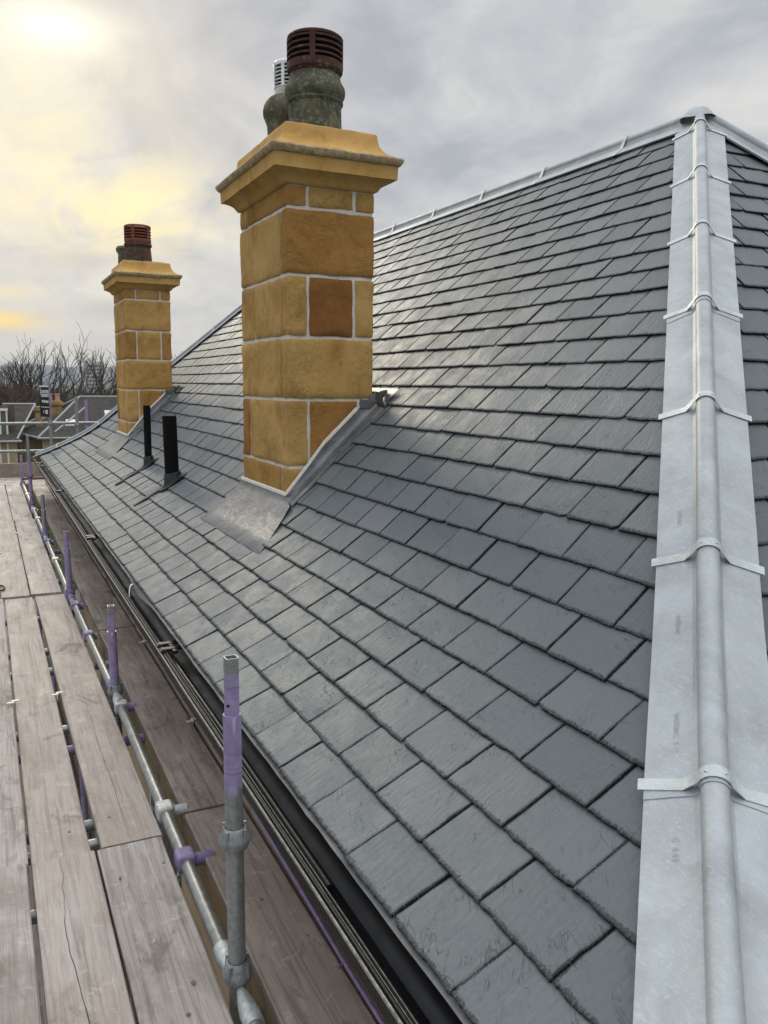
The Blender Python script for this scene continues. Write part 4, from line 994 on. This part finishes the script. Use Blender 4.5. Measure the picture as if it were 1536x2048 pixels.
# ledger along the deck edge, in lengths between the standards
stY = [-.4, 2.06, 4.50, 6.82, 9.58, 12.05, 14.72]; stX = [LX, LX, LX + .004, LX - .02, LX - .03, LX - .04, LX - .05]
for k in range(6):
    mb = MB(); x0_, x1_, y0_, y1_ = stX[k], stX[k + 1], stY[k], stY[k + 1]
    f = lambda t: (x0_ + (x1_ - x0_) * t, y0_ + (y1_ - y0_) * t, .0)
    mb.tube([f(.045), f(.5), f(.955)], .02415, 24)
    lg = mb.build('ledger', M['tube'], scaf)
    for (t0, t1) in ((.045, .014), (.955, .986)):
        mb = MB(); a, b = f(t0), f(t1); d = 1 if t1 > t0 else -1
        mb.tube([(a[0], a[1] - d * .06, 0), (a[0], a[1] - d * .01, 0.002), ((a[0] + b[0]) / 2, (a[1] + b[1]) / 2, .004), (b[0], b[1], .010)], [.0275, .0285, .022, .012], 14)
        mb.build('ledger_end', M['galv'] if k in (0, 1, 3) else M['purple'], lg)
def fitting(y, mat, stub, sm, w_=.04, label=None):
    x = float(np.interp(y, stY, stX)); mb = MB()
    mb.box(x - .033, x + .033, y - w_, y + w_, -.030, .034)
    o = bevelmod(mb.build('coupler', M[mat], scaf), .012, 3)
    if label: o['label'] = label
    if stub:
        mb = MB(); mb.tube([(x + .02, y, -.006), (x + stub, y, -.006)], .023, 16); mb.build('transom_end', M[sm], o)
        mb = MB(); mb.tube([(x - .02, y, -.075), (-.6, y, -.075)], .023, 16); mb.build('transom', M['tube'], o)
fitting(3.11, 'galv', .085, 'galv', label='bright galvanised coupler'); fitting(2.74, 'purple', .10, 'purple', label='scratched purple coupler with a stub pointing right')
fitting(5.63, 'purple', .05, 'cast'); fitting(4.28, 'galv', .07, 'purple', .03); fitting(6.45, 'purple', .06, 'purple', .05); fitting(8.2, 'galv', .05, 'cast'); fitting(9.22, 'purple', .06, 'purple'); fitting(10.8, 'galv', .06, 'cast'); fitting(11.6, 'galv', .05, 'galv'); fitting(13.2, 'galv', .05, 'galv')
for (y, c_) in ((4.0, 'purple'), (5.2, 'tube'), (3.25, 'cast'), (7.6, 'tube'), (9.0, 'purple'), (1.4, 'tube')):
    mb = MB(); mb.tube([(-.7, y, -.068), (1.04, y, -.068)], .024, 16); mb.build('transom', M[c_], scaf)
# lower ledgers, seen through the gaps
for (x, z) in ((.56, -2.0), (.28, -2.0), (-.5, -.1), (.60, -1.0)):
    mb = MB(); mb.tube([(x, -.4, z), (x, 14.7, z)], .024, 12); mb.build('ledger', M['tube'], scaf)
mb = MB()
for k in range(7): mb.box(-.62 + k * .232, -.62 + k * .232 + .222, -.4, 15.5, -2.08, -2.04)
mb.build('lower_deck', M['wood2'], scaf)
# guard rails at the far end
for z, xa, xb in ((.985, -2.2, 1.75), (.535, -2.2, 1.5)):
    mb = MB(); mb.tube([(xa, 14.74, z), (xb, 14.74, z)], .02415, 16); mb.build('guard_rail', M['tube'], scaf)
mb = MB(); mb.tube([(.50, 14.6, .10), (.85, 14.6, .10)], .02, 12); mb.build('transom', m_simple('rusty_tube', (.12, .05, .035), .6), scaf)
# sign
sg = MB(); sg.box(.822, .962, 14.665, 14.675, 1.095, 1.600)
sign = sg.build('scaffold_sign', m_simple('sign_black', (.012, .012, .016), .5, var=.1), None); tag(sign, 'narrow black advertising sign with white print, hung on the far post', 'sign')
def sgn(x0, x1, z0, z1, mat, nm='print', d=.0):
    m_ = MB(); m_.box(x0, x1, 14.658 - d, 14.6645, z0, z1); m_.build(nm, mat, sign)
mw = M['white']; mg = m_simple('sign_photo', (.40, .45, .45), .6, var=.45, scale=30)
sgn(.822, .962, 1.575, 1.600, mw, 'header_strip')
sgn(.845, .962, 1.478, 1.530, mg, 'picture'); sgn(.845, .962, 1.415, 1.470, mg, 'picture')
for k in range(5): sgn(.834, .843, 1.545 - k * .022, 1.560 - k * .022, mw)
for k in range(4): sgn(.856 + k * .026, .876 + k * .026, 1.328 - k * .003, 1.368 - k * .003, mw)
for k in range(9): sgn(.842 + k * .013, .852 + k * .013, 1.248 - k * .001, 1.262 - k * .001, mw)
sgn(.872, .880, 1.155, 1.205, mw); sgn(.900, .936, 1.14, 1.205, mw); sgn(.906, .930, 1.150, 1.153, M['hole'], d=.001); sgn(.906, .930, 1.165, 1.168, M['hole'], d=.001); sgn(.906, .930, 1.182, 1.185, M['hole'], d=.001)

# ------------------------------------------------------------------ ground and hills
mb = MB(); n = 30; ext = [-6000, -2500, -1000, -400, -150, -60, 0, 60, 150, 400, 1000, 2500, 6000]
mb.strip([[(x, y, -7.2) for x in ext] for y in ext]); g = mb.build('ground', M['ground'], None); tag(g, kind='structure')
mb = MB(); rows = []
for k in range(90):
    az = R(-12 + 70 * k / 89); r_ = []
    for (d, hh) in ((1700, 0), (2300, .35), (2800, .8), (3200, 1.0), (3800, .9), (4300, 0)):
        hgt = 58 + 12 * mnoise.noise(Vector((k * .11, 0, 1))) + 7 * mnoise.noise(Vector((k * .35, d * .002, 3)))
        r_.append((d * math.sin(az), d * math.cos(az), -7.3 + (hgt + 7) * hh))
    rows.append(r_)
mb.strip(rows, smooth=True); h = mb.build('hills', M['hill'], None, sharp=80); tag(h, kind='structure')

# ------------------------------------------------------------------ neighbouring houses (about 60 m away)
def hip_roof(mb, x0, x1, y0, y1, ze, rx0, rx1, ry, zr_):
    a, b, c, d = (x0, y0, ze), (x1, y0, ze), (x1, y1, ze), (x0, y1, ze); e, f = (rx0, ry, zr_), (rx1, ry, zr_)
    mb.add([a, b, c, d, e, f], [(0, 1, 5, 4), (1, 2, 5), (2, 3, 4, 5), (3, 0, 4)])
def bar(mb, a, b, r_=.09): mb.tube([a, b], r_, 6)
nb = empty('neighbour_house', 'sandstone house beyond the scaffold with old grey slate roof and pale hip lines', 'house', loc=(0, 0, 0))
mb = MB(); mb.box(3.3, 15.5, 58.3, 65.7, -7.2, -2.05); mb.box(1.9, 3.3, 59.6, 65.0, -7.2, -2.0); mb.build('wall', M['wall'], nb)
mb = MB(); hip_roof(mb, 3.0, 15.8, 58.0, 66.0, -1.98, 6.05, 12.8, 62.0, .60)
mb.add([(1.75, 59.3, -1.65), (3.05, 58.0, -1.97), (3.3, 62, -1.0), (4.6, 60.8, -.5), (1.75, 65, -1.65)], [(0, 1, 3, 2), (0, 2, 4)])
mb.build('roof', M['farroof'], nb)
mb = MB()
for a, b in (((3.0, 58.0, -1.96), (6.05, 62, .62)), ((6.05, 62, .64), (12.8, 62, .64)), ((1.75, 59.2, -1.62), (3.05, 57.95, -1.95)), ((3.0, 57.96, -1.98), (15.8, 57.96, -1.98)), ((1.75, 59.3, -1.6), (3.6, 60.6, -.75)), ((2.3, 65.8, -1.6), (6.05, 62, .62)), ((4.1, 58.6, -1.62), (6.4, 61.0, .0))): bar(mb, a, b, .075)
mb.build('ridge_flashing', m_simple('pale_flashing', (.36, .38, .37), .6), nb)
for k, xw in enumerate((3.9, 6.0, 8.2)):
    mb = MB(); mb.box(xw, xw + 1.0, 58.24, 58.29, -4.6, -2.75); wv = mb.build('window', M['white'], nb)
    mb = MB(); mb.box(xw + .1, xw + .9, 58.20, 58.235, -4.5, -2.85); mb.build('pane', M['glass'], wv)
for k in range(5):
    mb = MB(); xx = 1.98 + k * .26; mb.box(xx, xx + .12, 59.50, 59.59, -7, -2.1); mb.build('pilaster', m_simple('pale_stone', (.42, .32, .21), .9), nb)
def far_chimney(parent, x0, x1, y0, y1, z0, z1, pots, label):
    mb = MB(); mb.box(x0, x1, y0, y1, z0, z1 - .25); mb.box(x0 - .12, x1 + .12, y0 - .12, y1 + .12, z1 - .25, z1 - .12); mb.box(x0 - .06, x1 + .06, y0 - .06, y1 + .06, z1 - .12, z1)
    c = mb.build('chimney', M['farstone'], parent); c['label'] = label
    for px_ in pots:
        p = MB(); p.lathe([(.17, z1), (.15, z1 + .42), (.19, z1 + .44), (.19, z1 + .52), (.12, z1 + .52)], (px_, (y0 + y1) / 2, 0), 12); p.build('chimney_pot', M['farpot'], c)
M['farstone'] = m_simple('golden_stone', (.34, .23, .10), .9, var=.35, scale=2.0); M['farpot'] = m_simple('buff_pot', (.45, .30, .20), .8)
far_chimney(nb, 3.75, 4.85, 61.4, 62.6, -1.5, .33, (4.12, 4.62), 'broad golden chimney with two buff pots')
far_chimney(nb, 3.05, 3.42, 59.5, 60.6, -2.0, .0, (), 'slender pale chimney beside the sign')
nb2 = empty('neighbour_house', 'house at the left edge with white framed dormer and slate roof', 'house', loc=(0, 0, 0))
mb = MB(); mb.box(-3.0, 1.75, 56.5, 64.0, -7.2, -2.1); mb.build('wall', M['wall'], nb2)
mb = MB(); hip_roof(mb, -3.4, 2.0, 56.1, 64.4, -2.0, -1.0, -.9, 60, -.2); mb.add([(-.6, 57, -1.7), (1.75, 57.0, -1.75), (3.1, 60.5, .15), (1.1, 60.5, .15)], [(0, 1, 2, 3)])
mb.build('roof', M['farroof'], nb2)
mb = MB()
for a, b in (((-3.4, 56.05, -2.0), (2.0, 56.05, -2.02)), ((1.75, 56.5, -1.9), (3.1, 60.5, .17)), ((1.1, 60.5, .17), (3.1, 60.5, .17)), ((1.2, 60.4, -.22), (2.4, 60.3, -.22))): bar(mb, a, b, .06)
mb.build('ridge_flashing', m_simple('pale_flashing_two', (.42, .43, .42), .6), nb2)
mb = MB(); mb.box(.45, 1.25, 57.0, 59.5, -1.75, -.18); dm = mb.build('dormer', M['felt'], nb2)
for xx in (.42, .80, 1.19):
    mb = MB(); mb.box(xx, xx + .10, 56.92, 56.995, -1.75, -.15); mb.build('frame', M['white'], dm)
mb = MB(); mb.box(.38, 1.32, 56.9, 57.2, -.15, -.05); mb.build('frame', M['white'], dm)
mb = MB(); mb.box(1.35, 1.72, 57.4, 58.0, -1.6, .22); c = mb.build('chimney', m_simple('sooty_stack', (.10, .08, .07), .9), nb2)
for xx in (.25, .72, 1.15):
    mb = MB(); mb.box(xx, xx + .10, 56.4, 56.49, -7.0, -2.1); mb.build('downpipe', M['white'], nb2)
for xx in (-.6, .42):
    mb = MB(); mb.box(xx, xx + .22, 56.42, 56.47, -5.2, -2.5); mb.build('window', M['glass'], nb2)
# low bay roof nearer
for xx, zz_ in ((4.9, -1.2), (7.4, -.6)):
    mb = MB(); mb.add([(xx, 59.2, zz_), (xx + .6, 59.2, zz_), (xx + .6, 59.75, zz_ + .36), (xx, 59.75, zz_ + .36)], [(0, 1, 2, 3)]); mb.add([(xx - .08, 59.12, zz_ - .02), (xx + .68, 59.12, zz_ - .02), (xx + .68, 59.2, zz_ + .05), (xx - .08, 59.2, zz_ + .05)], [(0, 1, 2, 3)]); mb.build('rooflight', M['white'], nb)
nb3 = empty('garden_outbuilding', 'low dark slate roofed outbuilding behind the far toe board', 'outbuilding', loc=(0, 0, 0))
mb = MB(); hip_roof(mb, -4.0, 1.75, 43.0, 47.5, -3.0, -2.0, -.2, 45.2, -2.05); mb.build('roof', M['farroof'], nb3)
mb = MB(); mb.box(-3.8, 1.6, 43.2, 47.3, -7.2, -3.0); mb.build('wall', M['wall'], nb3)
# tower block
tb = empty('tower_block', 'pale concrete tower block far off among bare trees', 'tower block', loc=(0, 0, 0))
mb = MB(); mb.box(73, 88, 700, 712, -7.2, 17.5); mb.box(76, 82, 703, 709, 17.5, 19.5); mb.build('wall', M['tower'], tb)
for k in range(7):
    mb = MB(); mb.box(74.5, 86.5, 699.7, 699.95, -4 + k * 2.9, -2.6 + k * 2.9); mb.build('window_band', m_simple('band%d' % k, (.16, .17, .18), .5) if k == 0 else bpy.data.materials['band0'], tb)

# ------------------------------------------------------------------ bare trees
def grow(mb, p, d, ln, r_, lev, rr, minr=.018, spread=.5, maxlev=7):
    if lev > maxlev or r_ < minr: return
    seg = 3; pts_ = [p]; rs = [r_]; q = p.copy(); dd = d.copy()
    for k in range(seg):
        dd = (dd + Vector((rr.uniform(-1, 1), rr.uniform(-1, 1), rr.uniform(-.3, .7))) * .13).normalized(); q = q + dd * ln / seg; pts_.append(q.copy()); rs.append(r_ * (1 - .22 * (k + 1) / seg))
    mb.tube(pts_, rs, 6 if lev < 3 else (4 if lev < 5 else 3), cap=False)
    nk = 2 if lev < 1 else rr.choice((2, 3, 3))
    for k in range(nk):
        sp = spread * rr.uniform(.55, 1.2); ax = Vector((rr.uniform(-1, 1), rr.uniform(-1, 1), rr.uniform(-.2, .2))); ax = (ax - dd * ax.dot(dd)).normalized()
        nd = (dd * math.cos(sp) + ax * math.sin(sp) + Vector((0, 0, .07))).normalized()
        grow(mb, q, nd, ln * rr.uniform(.66, .88), rs[-1] * (.84 if k == 0 else .66), lev + 1, rr, minr, spread, maxlev)
    if lev >= 1 and lev < 5:
        m_ = pts_[1]; ax = Vector((rr.uniform(-1, 1), rr.uniform(-1, 1), .3)).normalized()
        grow(mb, m_, (dd * .5 + ax).normalized(), ln * .55, r_ * .42, lev + 2, rr, minr, spread, maxlev)
def tree(x, y, h, seed, label, spread=.52, mat='bark', trunk=.30, maxlev=7, minr=.014):
    rr = random.Random(seed); root = empty('bare_tree', label, 'tree', 'bare trees beyond the roofs', (x, y, -7.2))
    mb = MB(); th = h * .27
    mb.tube([(0, 0, 0), (rr.uniform(-.2, .2), 0, th * .5), (rr.uniform(-.3, .3), 0, th)], [trunk, trunk * .8, trunk * .66], 8, cap=False)
    mb.build('trunk', M[mat], root, fix=False)
    cr_ = MB(); top = Vector(mb.v[-1]); top = Vector((top.x, 0, th))
    for k in range(3):
        a = rr.uniform(0, 6.28); d = Vector((math.cos(a) * .38, math.sin(a) * .38, 1)).normalized(); grow(cr_, top, d, h * .235, trunk * (.62 if k == 0 else .45), 1, rr, minr, spread, maxlev)
    cr_.build('crown', M[mat], root, fix=False)
def atpx(px, Y):   # plan X at depth Y for a bearing
    a = _f * 1658.5 + _r * (px - 768); return a.x / a.y * Y
TR = [(84, 92, 13.6, .46, 'tall bare tree with a spreading crown, left of the sign'), (106, 98, 12.4, .40, 'slender bare tree rising behind the sign post'), (122, 110, 10.5, .5, 'low bare tree right of the sign post'),
      (152, 95, 12.8, .52, 'bare tree with a round crown left of the tower block'), (184, 100, 11.0, .55, 'bare tree in front of the tower block'), (202, 92, 13.2, .5, 'tall bare tree just left of the far chimney'),
      (14, 85, 10.6, .45, 'dark bare tree at the left edge'), (44, 90, 10.8, .5, 'dark bare tree, second from the left edge'), (366, 104, 13.0, .5, 'bare tree peeping over the roof right of the far chimney'), (60, 120, 11.8, .5, 'smaller bare tree between the dark pair and the tall one'), (222, 115, 11.5, .5, 'bare tree half hidden behind the far chimney')]
for i, (px, Y, hh, sp, lb) in enumerate(TR):
    tree(atpx(px, Y), Y, hh * 1.04, 100 + i, lb, sp, 'bark' if i not in (6, 7) else 'ivy', .26 if i not in (6, 7) else .36, minr=.019, maxlev=8)
# far-off wood behind them, one mass
def wood(name, specs, mat, label):
    protos = []
    for k in range(4):
        rr = random.Random(900 + k); p = MB(); p.tube([(0, 0, 0), (0, 0, 3)], [.28, .2], 5, cap=False)
        for j in range(4):
            a = rr.uniform(0, 6.28); grow(p, Vector((0, 0, 1.5 + j * .6)), Vector((math.cos(a) * .7, math.sin(a) * .7, 1)).normalized(), 2.2, .14, 2, rr, .016, .55, 7)
        protos.append((np.array(p.v), p.f))
    V = []; F = []; o_ = 0
    for (x, y, s_, a) in specs:
        v, f = protos[int(abs(x * 13 + y * 7)) % 4]; c_, s2 = math.cos(a), math.sin(a)
        vv = np.stack([(v[:, 0] * c_ - v[:, 1] * s2) * s_ * 1.15 + x, (v[:, 0] * s2 + v[:, 1] * c_) * s_ + y, v[:, 2] * s_ - 7.2], -1)
        V += [tuple(q_) for q_ in vv]; F += [tuple(i_ + o_ for i_ in q_) for q_ in f]; o_ += len(v)
    me = bpy.data.meshes.new(name); me.from_pydata(V, [], F); me.materials.append(M[mat]); o = bpy.data.objects.new(name, me); C.objects.link(o)
    tag(o, label, 'wood', kind='stuff')
sp_ = []
rr = random.Random(3)
for k in range(150):
    Y = rr.uniform(72, 150); px = rr.uniform(-40, 245); sp_.append((atpx(px, Y), Y, rr.uniform(.62, .80) * (.94 + Y / 900), rr.uniform(0, 6.28)))
for k in range(40):
    Y = rr.uniform(68, 84); px = rr.uniform(-30, 62); sp_.append((atpx(px, Y), Y, rr.uniform(.78, .95), rr.uniform(0, 6.28)))
for k in range(14):
    Y = rr.uniform(100, 140); px = rr.uniform(330, 400); sp_.append((atpx(px, Y), Y, rr.uniform(.9, 1.05), rr.uniform(0, 6.28)))
wood('woodland', sp_, 'bark2', 'brown winter woodland thicket behind the neighbouring roofs')

# ------------------------------------------------------------------ air
hz = bpy.data.materials.new('haze'); hz.use_nodes = True; t = NT(hz.node_tree)
pv = t.n('ShaderNodeVolumePrincipled', {'Color': (.80, .86, .95, 1), 'Density': .00022, 'Anisotropy': .2}); o_ = t.n('ShaderNodeOutputMaterial'); hz.node_tree.links.new(pv.outputs[0], o_.inputs['Volume'])
mb = MB(); mb.box(-6500, 6500, -6500, 6500, -8.5, 90); hb = mb.build('haze', hz); tag(hb, kind='stuff', label='thin winter haze over the town')
